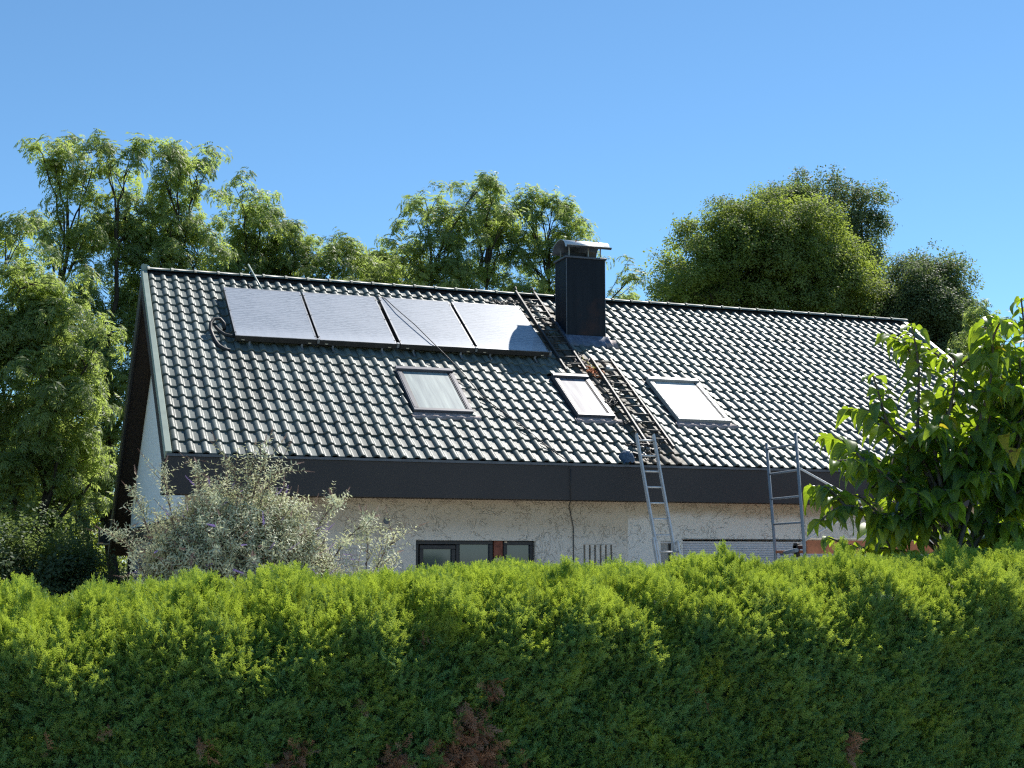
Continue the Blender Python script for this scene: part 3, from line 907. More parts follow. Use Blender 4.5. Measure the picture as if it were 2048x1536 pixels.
hk = MB(); hk.tube([RT(6.77, 6.25, .13), RT(6.78, 6.42, .17), (RP(6.78, 6.42, .17) + Vector((0, .2, -.06)))], .014, 6); hk.tube([RT(7.13, 6.25, .13), RT(7.13, 6.42, .17), (RP(7.13, 6.42, .17) + Vector((0, .2, -.06)))], .014, 6)
lad1 = bpy.data.objects['roof_ladder']; hk.build('ridge_hook', M['darksteel'], lad1)
# debris, fittings under and beside the ladders
R = random.Random(5)
gear = thing('fixing_gear', 'heap of dark clamps and straps at the foot of the roof ladders above the eave', 'tools', RP(7.0, .3, .04))
for k in range(9):
    u, v = 6.86 + R.uniform(0, .5), .12 + R.uniform(0, .42); s = R.uniform(.02, .05)
    m = MB(); ang = R.uniform(0, 3)
    def TT(x, y, z, u=u, v=v, ang=ang): return RT(u + x * math.cos(ang) - y * math.sin(ang), v + x * math.sin(ang) + y * math.cos(ang), .045 + z)
    m.bbox(-s * 1.8, s * 1.8, -s * .5, s * .5, 0, s * 1.2, s * .15, 0, TT); m.build('clamp', M['gasket' if k % 3 else 'alu_dull'], gear)
m = MB()
for k in range(8):
    u, v = 6.85 + R.uniform(0, .5), .1 + R.uniform(0, .4); pts = []
    for i in range(6):
        pts.append(RT(u, v, .05 + R.uniform(0, .1))); u += R.uniform(-.06, .06); v += R.uniform(-.06, .06)
    m.tube(pts, .009, 5)
m.build('strap', M['cable'], gear)
m = MB(); m.tube([RT(6.86, .46, .13), RT(7.32, .46, .13)], .015, 6); m.build('cross_bar', M['darksteel'], gear)
# draped blue-grey cloth bag
bm_ = MB(); vs = []; nu, nv = 9, 8
for i in range(nu + 1):
    for j in range(nv + 1):
        a_ = i / nu; b_ = j / nv
        hh = .02 + .16 * math.sin(math.pi * a_) ** .6 * math.sin(math.pi * min(1, b_ * .9 + .05)) ** .5 + .018 * math.sin(a_ * 17 + b_ * 9)
        vs.append(RT(6.66 + .19 * a_ + .02 * math.sin(b_ * 7), -.02 + .28 * b_ + .015 * math.sin(a_ * 9), hh))
fs = [(i * (nv + 1) + j, (i + 1) * (nv + 1) + j, (i + 1) * (nv + 1) + j + 1, i * (nv + 1) + j + 1) for i in range(nu) for j in range(nv)]
bm_.add(vs, fs, 0, True)
tag(bm_.build('cloth_bag', M['bluecloth']), 'crumpled blue grey cloth bag at the eave left of the leaning ladder', 'bag')
m = MB(); m.tube([RT(7.46, 3.02, .12), RT(7.46, 3.02, .22)], .035, 8); m.bbox(-.05, .05, -.03, .03, 0, .06, .01, 0, lambda x, y, z: RT(7.5 + x, 3.0 + y, .14 + z))
tag(m.build('rope_clamp', M['alu_dull']), 'grey clamp on a rung near the top of the lower roof ladder', 'clamp')

# broken mortar and tile scraps lying under the roof ladders
m = MB()
for k in range(150):
    if k % 2: u, v = R.uniform(7.28, 7.66), R.uniform(.4, 3.4)
    else: u, v = R.uniform(6.76, 7.1), R.uniform(3.1, 6.1)
    s = R.uniform(.012, .04); vs = []
    for i in range(8):
        vs.append(RT(u + s * R.uniform(-1, 1), v + s * R.uniform(-1, 1), .035 + (i % 2) * s * R.uniform(.4, 1)))
    m.add(vs, [(0, 2, 4, 6), (1, 3, 5, 7), (0, 1, 3, 2), (2, 3, 5, 4), (4, 5, 7, 6), (6, 7, 1, 0)])
tag(m.build('tile_rubble', M['tile_old']), 'brown mortar crumbs and tile scraps under the roof ladders', 'rubble', kind='stuff')

# ------------------------------------------------------------------ leaning extension ladder
lad = thing('extension_ladder', 'aluminium extension ladder leaning on the eave from the ground', 'ladder', (8.95, 17.9, 0))
top = Vector((8.785, 19.10, 3.60)); foot = Vector((8.835, 17.85, 0.02))
ax = (top - foot).normalized(); Lx = Vector((1, 0, 0)); fw = ax.cross(Lx).normalized()
def lrail(x, off, l0, l1, name='rail', wd=.012, dp=.034, mat='alu'):
    m_ = MB(); c8 = []
    for l_ in (l0, l1):
        P_ = foot + ax * l_ + Vector((x, 0, 0)) + fw * off
        for a_, b_ in ((-1, -1), (1, -1), (1, 1), (-1, 1)):
            c8.append(P_ + Lx * (wd * a_) + fw * (dp * b_))
    m_.add(c8, [(0, 1, 2, 3), (7, 6, 5, 4), (0, 4, 5, 1), (1, 5, 6, 2), (2, 6, 7, 3), (3, 7, 4, 0)])
    return m_.build(name, M[mat], lad)
LT = (top - foot).length
WL = .285
sg_ = 1 if (fw.y < 0) else -1            # towards the camera
for x in (0, WL): lrail(x, 0, .0, LT)
for x in (-.03, WL + .03): lrail(x, .075 * sg_, .0, LT * .535)
for x in (-.10, ): lrail(x, .14 * sg_, .0, LT * .545)
lrail(-.13, .19 * sg_, 0, LT * .43)
k = .12
while k < LT - .05:
    m = MB(); P0 = foot + ax * k; m.tube([P0, P0 + Lx * WL], .016, 6); m.build('rung', M['alu'], lad)
    if k < LT * .53:
        m = MB(); P0 = foot + ax * (k - .03) + fw * .075 * sg_; m.tube([P0 - Lx * .03, P0 + Lx * (WL + .03)], .016, 6); m.build('rung', M['alu_dull'], lad)
    k += .255
for x in (-.03, WL + .03):
    m = MB(); P0 = foot + ax * (LT * .535) + Lx * x + fw * .05 * sg_; m.tube([P0 - fw * .05, P0 + fw * .05], .022, 7); m.build('guide_fitting', M['alu_dull'], lad)

# ------------------------------------------------------------------ scaffold
sc_ = thing('scaffold_tower', 'blue grey tubular scaffold frame with orange deck board behind the leafy shrub', 'scaffold', (10.8, 17.6, 0))
def sframe(x, dx=0.0, lean=-.115):
    zt = 3.52
    fr = MB(); Y0, Y1 = 17.6, 18.6
    fr.tube([(x + .12 + dx, Y0, 0), (x + .10 + dx, Y0, 1.8), (x + lean * .0 + dx, Y0, 3.55)], .024, 8); fr.build('post', M['scaf'], sc_)
    fr = MB(); fr.tube([(x + .21 + dx, Y1, 0), (x + .20 + dx, Y1, 1.8), (x + .09 + dx, Y1, 3.48)], .024, 8); fr.build('post', M['scaf'], sc_)
    for z in (.6, 1.1, 2.24, 2.62, 3.0, 3.38):
        f_ = (z - 1.8) / 1.75 if z > 1.8 else 0
        xa = x + .10 * (1 - f_) + dx; xb = x + .20 - .11 * f_ + dx
        fr = MB(); fr.tube([(xa, Y0, z), (xb, Y1, z)], .017, 7); fr.build('rung', M['scaf'], sc_)
sframe(10.65); sframe(13.1)
for (p, q) in (((10.69, 17.56, 3.02), (13.15, 17.56, 1.86)), ((10.74, 17.66, 1.95), (13.15, 17.66, 3.16))):
    m = MB(); m.tube([p, q], .016, 7); m.build('brace', M['alu'], sc_)
m = MB(); m.bbox(10.84, 13.1, 17.68, 17.71, 1.79, 1.985, .004); m.build('toe_board', M['plank'], sc_)
m = MB(); m.bbox(10.84, 13.1, 17.675, 17.715, 1.988, 2.012, .003); m.build('board_edge', M['cream'], sc_)
for k in range(4):
    m = MB(); m.bbox(10.84, 13.1, 17.72 + k * .22, 17.92 + k * .22, 1.80, 1.84, .004); m.build('deck_board', M['plank'], sc_)
m = MB(); m.bbox(10.80, 10.86, 17.9, 18.0, 1.74, 1.95, .01); m.bbox(10.80, 10.92, 17.88, 18.02, 1.86, 1.92, .01); m.build('coupler', M['gasket'], sc_)
m = MB(); m.tube([(10.62, 17.6, 1.84), (10.95, 18.6, 1.80)], .03, 8); m.build('deck_bearer', M['scaf'], sc_)

# ------------------------------------------------------------------ instancing of sprays (foliage of one plant)
def source_coll(name, meshes):
    c_ = bpy.data.collections.new(name)
    for i, me in enumerate(meshes):
        c_.objects.link(bpy.data.objects.new('%s_%02d' % (name, i), me))
    return c_
def scatter(name, srcs, P, rot, scl, idx, cl, parent=None, kind=None):
    me = bpy.data.meshes.new(name)
    n = len(P)
    me.vertices.add(n)
    me.vertices.foreach_set('co', np.asarray(P, dtype=np.float32).ravel())
    for nm, ty, arr, key in (('rot', 'FLOAT_VECTOR', rot, 'vector'), ('scl', 'FLOAT', scl, 'value'), ('idx', 'INT', idx, 'value'), ('col', 'FLOAT', cl, 'value')):
        at = me.attributes.new(nm, ty, 'POINT')
        at.data.foreach_set(key, np.asarray(arr, dtype=np.int32 if ty == 'INT' else np.float32).ravel())
    o_ = link(name, me, parent)
    ng = bpy.data.node_groups.new(name + '_spread', 'GeometryNodeTree')
    ng.interface.new_socket('Geometry', in_out='INPUT', socket_type='NodeSocketGeometry')
    ng.interface.new_socket('Geometry', in_out='OUTPUT', socket_type='NodeSocketGeometry')
    gi = ng.nodes.new('NodeGroupInput'); go = ng.nodes.new('NodeGroupOutput')
    iop = ng.nodes.new('GeometryNodeInstanceOnPoints')
    ci = ng.nodes.new('GeometryNodeCollectionInfo')
    ci.inputs['Collection'].default_value = srcs
    ci.inputs['Separate Children'].default_value = True
    ci.inputs['Reset Children'].default_value = True
    def attr(nm, ty):
        a_ = ng.nodes.new('GeometryNodeInputNamedAttribute'); a_.data_type = ty; a_.inputs['Name'].default_value = nm
        return a_.outputs['Attribute']
    e2r = ng.nodes.new('FunctionNodeEulerToRotation')
    L_ = ng.links.new
    L_(gi.outputs[0], iop.inputs['Points']); L_(ci.outputs[0], iop.inputs['Instance'])
    iop.inputs['Pick Instance'].default_value = True
    L_(attr('idx', 'INT'), iop.inputs['Instance Index'])
    L_(attr('rot', 'FLOAT_VECTOR'), e2r.inputs[0]); L_(e2r.outputs[0], iop.inputs['Rotation'])
    L_(attr('scl', 'FLOAT'), iop.inputs['Scale'])
    L_(iop.outputs[0], go.inputs[0])
    mod = o_.modifiers.new('spread', 'NODES'); mod.node_group = ng
    if kind: o_['kind'] = kind
    return o_
def rot_to(dirs, roll):
    """euler angles that turn +Z to each direction with a random roll"""
    d_ = dirs / np.linalg.norm(dirs, axis=1, keepdims=True)
    out = np.zeros((len(d_), 3))
    for i in range(len(d_)):
        q = Vector(d_[i]).to_track_quat('Z', 'Y') @ Euler((0, 0, roll[i])).to_quaternion()
        out[i] = q.to_euler()
    return out

# leaf quads ------------------------------------------------------------------
def leaflet(mb, p, d, n_, L_, w_, mi=0):
    p = Vector(p); d = Vector(d).normalized(); s = d.cross(Vector(n_))
    if s.length < 1e-5: s = d.cross(Vector((1, 0, 0)))
    s.normalize()
    mb.add([p, p + d * L_ * .45 + s * w_, p + d * L_, p + d * L_ * .45 - s * w_], [(0, 1, 2, 3)], mi)

def thuja_spray(seed):
    R = random.Random(seed); mb = MB()
    def strip(p, d, L_, w_, nrm):
        s = d.cross(nrm).normalized() * w_
        e = p + d * L_
        mb.add([p - s, p + s, e + s * .6, e - s * .6], [(0, 1, 2, 3)])
        return e
    nrm = Vector((0, 1, 0))
    p = Vector((0, 0, 0)); d = Vector((0, 0, 1))
    for k in range(7):
        d = (d + Vector((R.uniform(-.16, .16), R.uniform(-.10, .10), 0))).normalized()
        q = strip(p, d, .0115, .0016, nrm)
        for sgn in (-1, 1):
            L1 = (.032 - .0031 * k) * R.uniform(.6, 1.25)
            dd = (d * .75 + Vector((sgn * .8, R.uniform(-.35, .35), 0))).normalized()
            nn_ = Vector((R.uniform(-.3, .3), 1, R.uniform(-.3, .3)))
            e = strip(p + d * .006, dd, L1, .0015, nn_)
            if L1 > .012:
                for s2 in (-1, 1):
                    d2 = (dd + d * (.9 if s2 > 0 else -.1) + Vector((-sgn * .2 * s2, R.uniform(-.3, .3), 0))).normalized()
                    strip(p + d * .006 + dd * L1 * .45, d2, L1 * .6, .0014, nn_)
        p = q
    strip(p, d, .012, .002, nrm)
    return mb

def pinnate_sprig(seed, nl=6, ll=.12, lw=.017, droop=1.0, mats=None):
    R = random.Random(seed); mb = MB()
    for k in range(nl):
        a_ = R.uniform(0, 6.28); p = Vector((0, 0, R.uniform(0, .22)))
        d = Vector((math.cos(a_), math.sin(a_), R.uniform(.1, .7))).normalized()
        L_ = R.uniform(.16, .26); n = 4; q = p
        for i in range(n):
            d = (d + Vector((0, 0, -.28 * droop))).normalized()
            q = q + d * (L_ / n)
            for s in (-1, 1):
                sd_ = d.cross(Vector((0, 0, 1)))
                if sd_.length < .01: sd_ = Vector((1, 0, 0))
                sd_.normalize()
                dd = (sd_ * s * .8 + d * .6 + Vector((0, 0, -.45 * droop * R.uniform(.5, 1.3)))).normalized()
                leaflet(mb, q, dd, Vector((R.uniform(-.4, .4), R.uniform(-.4, .4), 1)), ll * R.uniform(.75, 1.15), lw)
        leaflet(mb, q, d, Vector((0, R.uniform(-.3, .3), 1)), ll, lw)
    return mb

def round_sprig(seed, n=46, ll=.075, lw=.022, rad_=.22):
    R = random.Random(seed); mb = MB()
    for k in range(n):
        a_ = R.uniform(0, 6.28); b_ = R.uniform(-.5, 1.0); r = rad_ * R.random() ** .5
        p = Vector((r * math.cos(a_), r * math.sin(a_), r * b_ + .05))
        d = Vector((math.cos(a_ + R.uniform(-.8, .8)), math.sin(a_ + R.uniform(-.8, .8)), R.uniform(-.8, .5)))
        leaflet(mb, p, d, Vector((R.uniform(-.6, .6), R.uniform(-.6, .6), 1)), ll * R.uniform(.7, 1.2), lw)
    return mb

ash_src = {}
def srcs(kind, mat):
    key = (kind, mat)
    if key in ash_src: return ash_src[key]
    mk = {'ash': lambda s: pinnate_sprig(s), 'round': lambda s: round_sprig(s), 'fine': lambda s: round_sprig(s, 60, .06, .017, .24)}[kind]
    ms = [mk(100 + i * 7 + len(ash_src)).mesh('leafy_twig', M[mat]) for i in range(5)]
    ash_src[key] = source_coll('twigs_%s_%s' % (kind, mat), ms)
    return ash_src[key]

def tree(name, label, base, lobes, kind, mat, seed, dens=1.0, trunk_r=.16, ydepth=.6, scl=1.0, tuft=.42, bark='bark', stems=2, group='trees behind the house', fill=1.0, bridge=.45, loose=.22):
    R = random.Random(seed); G = np.random.default_rng(seed)
    t = thing(name, label, 'tree', (base[0], base[1], 0), group)
    zmin = min(l[2] for l in lobes); ztop = max(l[2] + l[4] for l in lobes)
    cxm = sum(l[0] * l[3] * l[4] for l in lobes) / sum(l[3] * l[4] for l in lobes)
    # stems
    tr = MB(); spines = []
    for s_ in range(stems):
        tx = cxm + (s_ - (stems - 1) / 2) * R.uniform(1.0, 1.8); ty = base[1] + R.uniform(-.5, .5)
        P0 = Vector((base[0] + (s_ - (stems - 1) / 2) * .25, base[1], -.05)); P1 = Vector((tx, ty, ztop - 1.7)); n = 9; pts = []
        wob = [Vector((R.uniform(-.22, .22), R.uniform(-.22, .22), 0)) for _ in range(n + 1)]
        for i in range(n + 1):
            f_ = i / n
            pts.append(P0.lerp(P1, f_) + wob[i] * (f_ * (1.2 - f_) * 2) + Vector(((tx - base[0]) * .25 * math.sin(f_ * 3.1), 0, 0)))
        rs = [trunk_r * (1 - .9 * (i / n)) ** .9 + .012 for i in range(n + 1)]
        tr.tube(pts, rs, 8); spines.append((pts, rs))
    tr.build('trunk', M[bark], t)
    # limbs
    lm = MB(); P = []; D = []; CL = []
    extra = []
    for i in range(len(lobes)):
        for j in range(i + 1, len(lobes)):
            a, b = lobes[i], lobes[j]; dd_ = math.hypot(a[0] - b[0], a[2] - b[2])
            if .5 * (a[3] + b[3]) < dd_ < 1.25 * (a[3] + b[3]) and R.random() < bridge:
                rr0 = .36 * (a[3] + b[3]); extra.append(((a[0] + b[0]) / 2 + R.uniform(-.1, .1), a[1], (a[2] + b[2]) / 2 + R.uniform(-.1, .1), rr0, rr0 * .8))
    lobes = list(lobes) + extra
    for li, l in enumerate(lobes):
        yj = R.uniform(-ydepth, ydepth); c = Vector((l[0], l[1] + yj, l[2]))
        pts, rs = min(spines, key=lambda s: min((Vector((q.x, q.y, 0)) - Vector((c.x, c.y, 0))).length for q in s[0]))
        tgt = c.z - abs(l[0] - cxm) * .7 - .8
        k = min(range(len(pts) - 1), key=lambda i: abs(pts[i].z - tgt))
        k = max(k, 2)
        A = pts[k]; mid = A.lerp(c, .5) + Vector((R.uniform(-.2, .2), R.uniform(-.2, .2), .25 * (c - A).length * .4))
        c_low = c - Vector((0, 0, l[4] * .35))
        cv = []
        for i in range(7):
            f_ = i / 6
            cv.append(A * (1 - f_) ** 2 + mid * 2 * f_ * (1 - f_) + c_low * f_ * f_ + Vector((R.uniform(-.05, .05), R.uniform(-.05, .05), R.uniform(-.04, .04))))
        r0 = min(rs[k] * .6, .03 + .022 * (c - A).length)
        lm.tube(cv, [r0 * (1 - .75 * i / 6) + .006 for i in range(7)], 6)
        vol = l[3] * l[4]
        nt = max(4, int(13 * vol / (tuft * tuft) * .42 * fill))
        for j in range(nt):
            v_ = G.normal(size=3); v_ /= np.linalg.norm(v_); rr_ = G.random() ** .42
            if R.random() < loose: rr_ = R.uniform(1.0, 1.36)
            tp = c + Vector((v_[0] * l[3] * rr_, v_[1] * max(.4, l[3] * .55) * rr_, v_[2] * l[4] * rr_))
            if j % 2 == 0:
                st_ = cv[R.choice((3, 4, 5, 6))]
                m1 = st_.lerp(tp, .5) + Vector((0, 0, .08))
                lm.tube([st_, m1, tp], [.014, .009, .005], 4, cap=False)
            ns = max(3, int(R.uniform(4.5, 8) * dens)); tone = R.uniform(0, 1)
            for q in range(ns):
                o3 = G.normal(size=3) * tuft * .36
                o3[2] *= .7
                pp_ = tp + Vector(o3)
                P.append(pp_)
                dd = Vector((o3[0] + v_[0] * .2, o3[1] + v_[1] * .2, abs(o3[2]) * .5 + .28)); D.append(dd)
                CL.append(min(1, max(0, .5 * tone + .5 * R.random())))
    lm.build('limbs', M[bark], t)
    P = np.array([tuple(p) for p in P]); D = np.array([tuple(d_) for d_ in D])
    n = len(P)
    scatter('crown', srcs(kind, mat), P, rot_to(D, G.uniform(0, 6.28, n)), G.uniform(.7, 1.25, n) * scl, G.integers(0, 5, n), CL, t, 'stuff')
    return t

TA = [(0.1, 34, 11.2, 0.41, 0.33), (0.9, 34, 11.5, 0.46, 0.29), (1.6, 34, 11.6, 0.22, 0.3), (2.1, 34, 11.2, 0.46, 0.49), (2.9, 34, 11.1, 0.68, 0.64), (3.8, 34, 11.2, 0.6, 0.68), (0.4, 34, 10.8, 0.6, 0.34), (1.2, 34, 10.7, 0.6, 0.39), (0.1, 34, 9.8, 0.5, 0.38), (0.7, 34, 10.0, 0.4, 0.3), (3.2, 34, 10.1, 0.98, 0.8), (2.1, 34, 10.1, 0.85, 0.67), (1.3, 34, 9.4, 0.6, 0.48), (2.4, 34, 9.1, 0.97, 0.73), (1.0, 34, 8.8, 0.72, 0.6), (3.9, 34, 9.4, 0.74, 0.74), (1.9, 34, 7.9, 0.72, 0.96), (1.0, 34, 7.2, 0.95, 0.95), (1.7, 34, 6.2, 0.71, 0.95), (1.9, 34, 4.9, 0.48, 0.83), (0.4, 34, 7.9, .8, .8), (1.0, 34, 5.6, .9, .9), (3.0, 34, 8.3, .9, .7), (1.7, 34, 3.3, .8, .9), (0.3, 34, 4.3, .9, .9), (2.3, 34, 5.6, .55, .8), (2.5, 34, 6.9, .5, .7), (2.2, 34, 4.0, .5, .8), (2.1, 34, 2.6, .6, .8)]
TB = [(-0.5, 30, 8.3, 0.52, 0.47), (-0.0, 30, 7.5, 0.68, 0.57), (-0.3, 30, 6.6, 0.72, 0.83), (0.4, 30, 6.0, 0.73, 0.83), (-0.1, 30, 5.2, 0.72, 0.82), (0.7, 30, 5.0, 0.83, 0.73), (0.1, 30, 4.1, 0.93, 0.82), (1.2, 30, 4.3, 0.57, 0.73), (-0.1, 30, 3.1, 0.61, 0.82), (0.8, 30, 3.2, 0.83, 0.83), (1.4, 30, 3.5, 0.36, 0.62), (0.2, 30, 2.2, 0.71, 0.51), (-1.6, 30, 6.5, 1.0, 1.2), (-1.7, 30, 4.2, 1.1, 1.3), (0.9, 30, 7.0, .5, .5), (1.1, 30, 5.8, .5, .6)]
TC = [(0.1, 40, 7.5, 0.97, 0.83), (1.0, 40, 7.2, 0.97, 0.83), (-0.2, 40, 5.4, 0.96, 1.09), (1.4, 40, 4.7, 1.11, 1.11), (0.2, 40, 3.3, 1.09, 1.09), (1.7, 40, 3.1, 0.83, 0.83), (1.0, 40, 1.7, 1.23, 0.82), (2.1, 40, 1.7, 0.69, 0.55), (-1.8, 40, 4.4, 1.4, 1.8)]
TD = [(5.3, 37, 11.0, 0.71, 0.65), (6.1, 37, 10.5, 0.79, 0.71), (6.9, 37, 10.1, 0.62, 0.62), (5.2, 37, 9.7, 0.95, 0.68), (6.4, 37, 9.3, 0.96, 0.55), (7.6, 37, 9.9, 0.66, 0.58), (8.2, 37, 10.3, 0.31, 0.39), (7.5, 37, 9.1, 0.83, 0.41), (8.4, 37, 9.3, 0.62, 0.39), (4.5, 37, 9.1, 0.8, 0.4), (5.6, 37, 8.4, 1.2, .7), (7.2, 37, 8.1, 1.2, .7), (4.4, 37, 8.0, .9, .8), (4.2, 37, 6.6, .9, .8), (6.2, 37, 6.8, 1.4, 1.0)]
TE = [(9.5, 39, 9.8, 0.59, 0.59), (9.9, 39, 10.5, 0.53, 0.5), (10.3, 39, 9.6, 0.74, 0.44), (9.9, 39, 8.6, 1.0, .7)]
TF = [(10.2, 36, 11.3, 0.58, 0.53), (10.7, 36, 10.6, 0.8, 0.69), (11.7, 36, 11.7, 0.53, 0.53), (11.6, 36, 12.0, 0.31, 0.28), (12.4, 36, 11.5, 0.71, 0.59), (13.3, 36, 11.8, 0.6, 0.46), (14.0, 36, 11.5, 0.69, 0.6), (14.7, 36, 11.4, 0.6, 0.55), (15.1, 36, 11.0, 0.38, 0.46), (9.9, 36, 10.0, 0.8, 0.69), (11.0, 36, 9.5, 0.97, 0.62), (12.1, 36, 10.3, 0.77, 0.7), (13.2, 36, 10.4, 0.85, 0.71), (12.4, 36, 9.4, 1.12, 0.56), (14.1, 36, 10.0, 0.71, 0.71), (13.6, 36, 9.2, 0.85, 0.42), (16.0, 36, 9.7, 0.32, 0.55), (15.9, 36, 9.1, 0.48, 0.32), (15.3, 36, 10.0, 0.36, 0.58), (11.5, 36, 8.2, 1.3, .7), (13.8, 36, 8.0, 1.3, .7), (9.0, 36.5, 9.6, .8, .6), (8.4, 36.5, 8.8, .8, .6), (10.0, 36.5, 8.8, .8, .5), (11.4, 36, 11.0, .6, .5), (12.6, 36, 10.8, .6, .4)]
TG = [(21.9, 42, 12.7, 0.95, 0.83), (21.2, 42, 11.6, 0.95, 0.83), (20.4, 42, 10.7, 0.61, 0.44), (22.8, 42, 13.6, 0.96, 0.66), (23.8, 42, 12.5, 1.58, 1.41), (25.0, 42, 13.5, 1.51, 0.98), (26.2, 42, 13.1, 1.52, 1.34), (27.4, 42, 12.2, 1.44, 1.35), (25.8, 42, 11.3, 2.13, 1.06), (22.8, 42, 10.9, 1.74, 0.87), (27.8, 42, 11.0, 1.35, 0.72), (28.7, 42, 11.0, 0.72, 0.72), (22.6, 42, 9.4, 1.6, .8), (25.8, 42, 9.4, 2.0, .8), (28.3, 42, 9.4, 1.2, .8), (24.4, 42, 10.6, 1.3, .9), (27.0, 42, 10.4, 1.2, .9), (21.2, 42, 10.2, 1.0, .7), (20.9, 42, 9.4, 1.0, .6)]
TH = [(28.6, 48, 16.1, 0.98, 0.53), (30.0, 48, 16.3, 1.13, 0.66), (30.5, 48, 16.7, 0.54, 0.29), (31.7, 48, 15.9, 0.99, 0.83), (32.5, 48, 14.7, 0.87, 1.0), (33.1, 48, 13.6, 0.5, 0.79), (27.2, 48, 15.9, 0.52, 0.36), (30.5, 48, 14.6, 1.6, 1.2), (31.8, 48, 12.6, 1.3, 1.2), (33.6, 48, 12.4, 1.1, 1.0), (32.6, 48, 11.2, 1.5, 1.0), (29.2, 48, 15.0, 1.2, .9), (34.2, 48, 11.0, 1.1, .9)]
TI = [(30.5, 41, 12.0, 0.99, 0.76), (29.9, 41, 11.3, 0.93, 0.98), (31.4, 41, 11.7, 0.72, 0.94), (30.4, 41, 10.2, 1.43, 1.08), (31.6, 41, 10.5, 0.65, 1.08), (30.8, 41, 9.2, 1.43, 1.08), (31.0, 41, 7.6, 1.6, 1.1), (29.2, 41, 10.6, .8, .9), (29.3, 41, 9.4, 1.0, .9)]
TJ = [(26.2, 33, 8.6, 0.53, 0.41), (26.7, 33, 8.4, 0.26, 0.29), (26.4, 33, 7.2, 0.66, 0.88), (27.0, 33, 6.0, 0.88, 0.88)]
TK = [(29.2, 36, 5.8, 1.43, 1.11), (30.7, 36, 5.2, 1.44, 1.12), (28.5, 36, 7.4, 0.79, 0.95), (30, 36, 3.5, 2.0, 1.3)]
tree('ash_tree', 'tall airy ash tree rising above the left gable with bare branches showing', (2.2, 34), TA, 'ash', 'ash', 21, .85, .13, .8, .95, .36, stems=3, bridge=.2, loose=.36, fill=.8)
tree('ash_tree', 'dense drooping ash tree at the left edge in front of the brighter tree', (0.1, 30), TB, 'ash', 'ash', 33, 1.0, .11, .9, .95, .38, stems=2, bridge=.3, loose=.4, fill=.78)
tree('broadleaf_tree', 'sunny yellow green tree low behind the ash trees left of the house', (.8, 40), TC, 'round', 'yel', 41, 1.0, .15, .9, 1.1, .45, stems=2)
tree('ash_tree', 'ash tree just behind the left half of the roof with sloping crown', (6.0, 37), TD, 'ash', 'ash', 55, .95, .15, .9, .95, .38, stems=2, fill=.85, bridge=.3, loose=.38)
tree('ash_tree', 'small ash crown between the left and the middle trees behind the ridge', (9.9, 39), TE, 'ash', 'ash', 58, 1.3, .12, .7, 1.0, .40, stems=1, fill=1.2)
tree('ash_tree', 'loose ash tree behind the chimney with sky showing through its branches', (12.6, 36), TF, 'ash', 'ash', 62, .82, .12, .9, .9, .35, stems=3, fill=.75, bridge=.2, loose=.36)
tree('broadleaf_tree', 'broad round olive green tree behind the right half of the roof', (25.0, 42), TG, 'round', 'dense', 71, .85, .20, 1.3, 1.30, .46, stems=3, fill=.95, bridge=.6, loose=.3)
tree('broadleaf_tree', 'darker tree peeking over the top of the round olive green tree', (30.8, 48), TH, 'round', 'darktree', 77, 1.1, .22, 1.2, 1.4, .55, stems=2, fill=1.3, bridge=.8)
tree('broadleaf_tree', 'dark green tree beyond the right end of the ridge', (30.7, 41), TI, 'round', 'darktree', 81, 1.3, .20, 1.0, 1.2, .5, stems=2, fill=1.4, bridge=.7)
tree('ash_tree', 'light loose tree between the dark tree and the right edge', (26.6, 33), TJ, 'ash', 'ash', 88, 1.0, .10, .5, .9, .36, stems=1)
tree('broadleaf_tree', 'low dark tree beyond the right verge behind the big leaved shrub', (29.8, 36), TK, 'fine', 'darktree', 93, 1.3, .16, .9, 1.2, .5, stems=2, fill=1.4, bridge=.7)
TU = [(-1.2, 27, 1.6, .9, .8), (-.4, 27, 1.3, .7, .8), (.2, 27, 1.7, .6, .7), (.75, 27, 1.2, .6, .8), (1.15, 27, 1.7, .4, .6), (1.3, 27, .9, .5, .7), (.4, 27, .7, .8, .6)]
tree('garden_shrub', 'shady leafy shrub under the ash trees left of the house corner', (.3, 27), TU, 'round', 'darktree', 97, .9, .05, .5, 1.0, .34, stems=3, group='shrubs left of the house', fill=.8)
# far belt of trees closing the view low down beyond the gardens
P = []; D = []; C_ = []
for k in range(5200):
    x = rng.uniform(-14, 62); y = rng.uniform(54, 62)
    z = rng.uniform(0, 6.2 + 1.1 * math.sin(x * .31) + .7 * math.sin(x * .83 + 2))
    P.append((x, y, z)); D.append((rng.normal() * .4, rng.normal() * .4, 1)); C_.append(rng.uniform(0, 1))
P = np.array(P); D = np.array(D); n = len(P)
o = scatter('far_woodland', srcs('fine', 'darktree'), P, rot_to(D, rng.uniform(0, 6.28, n)), rng.uniform(2.2, 3.6, n), rng.integers(0, 5, n), C_, None, 'stuff')
tag(o, 'dark band of far trees low behind the gardens left of the house', 'trees')

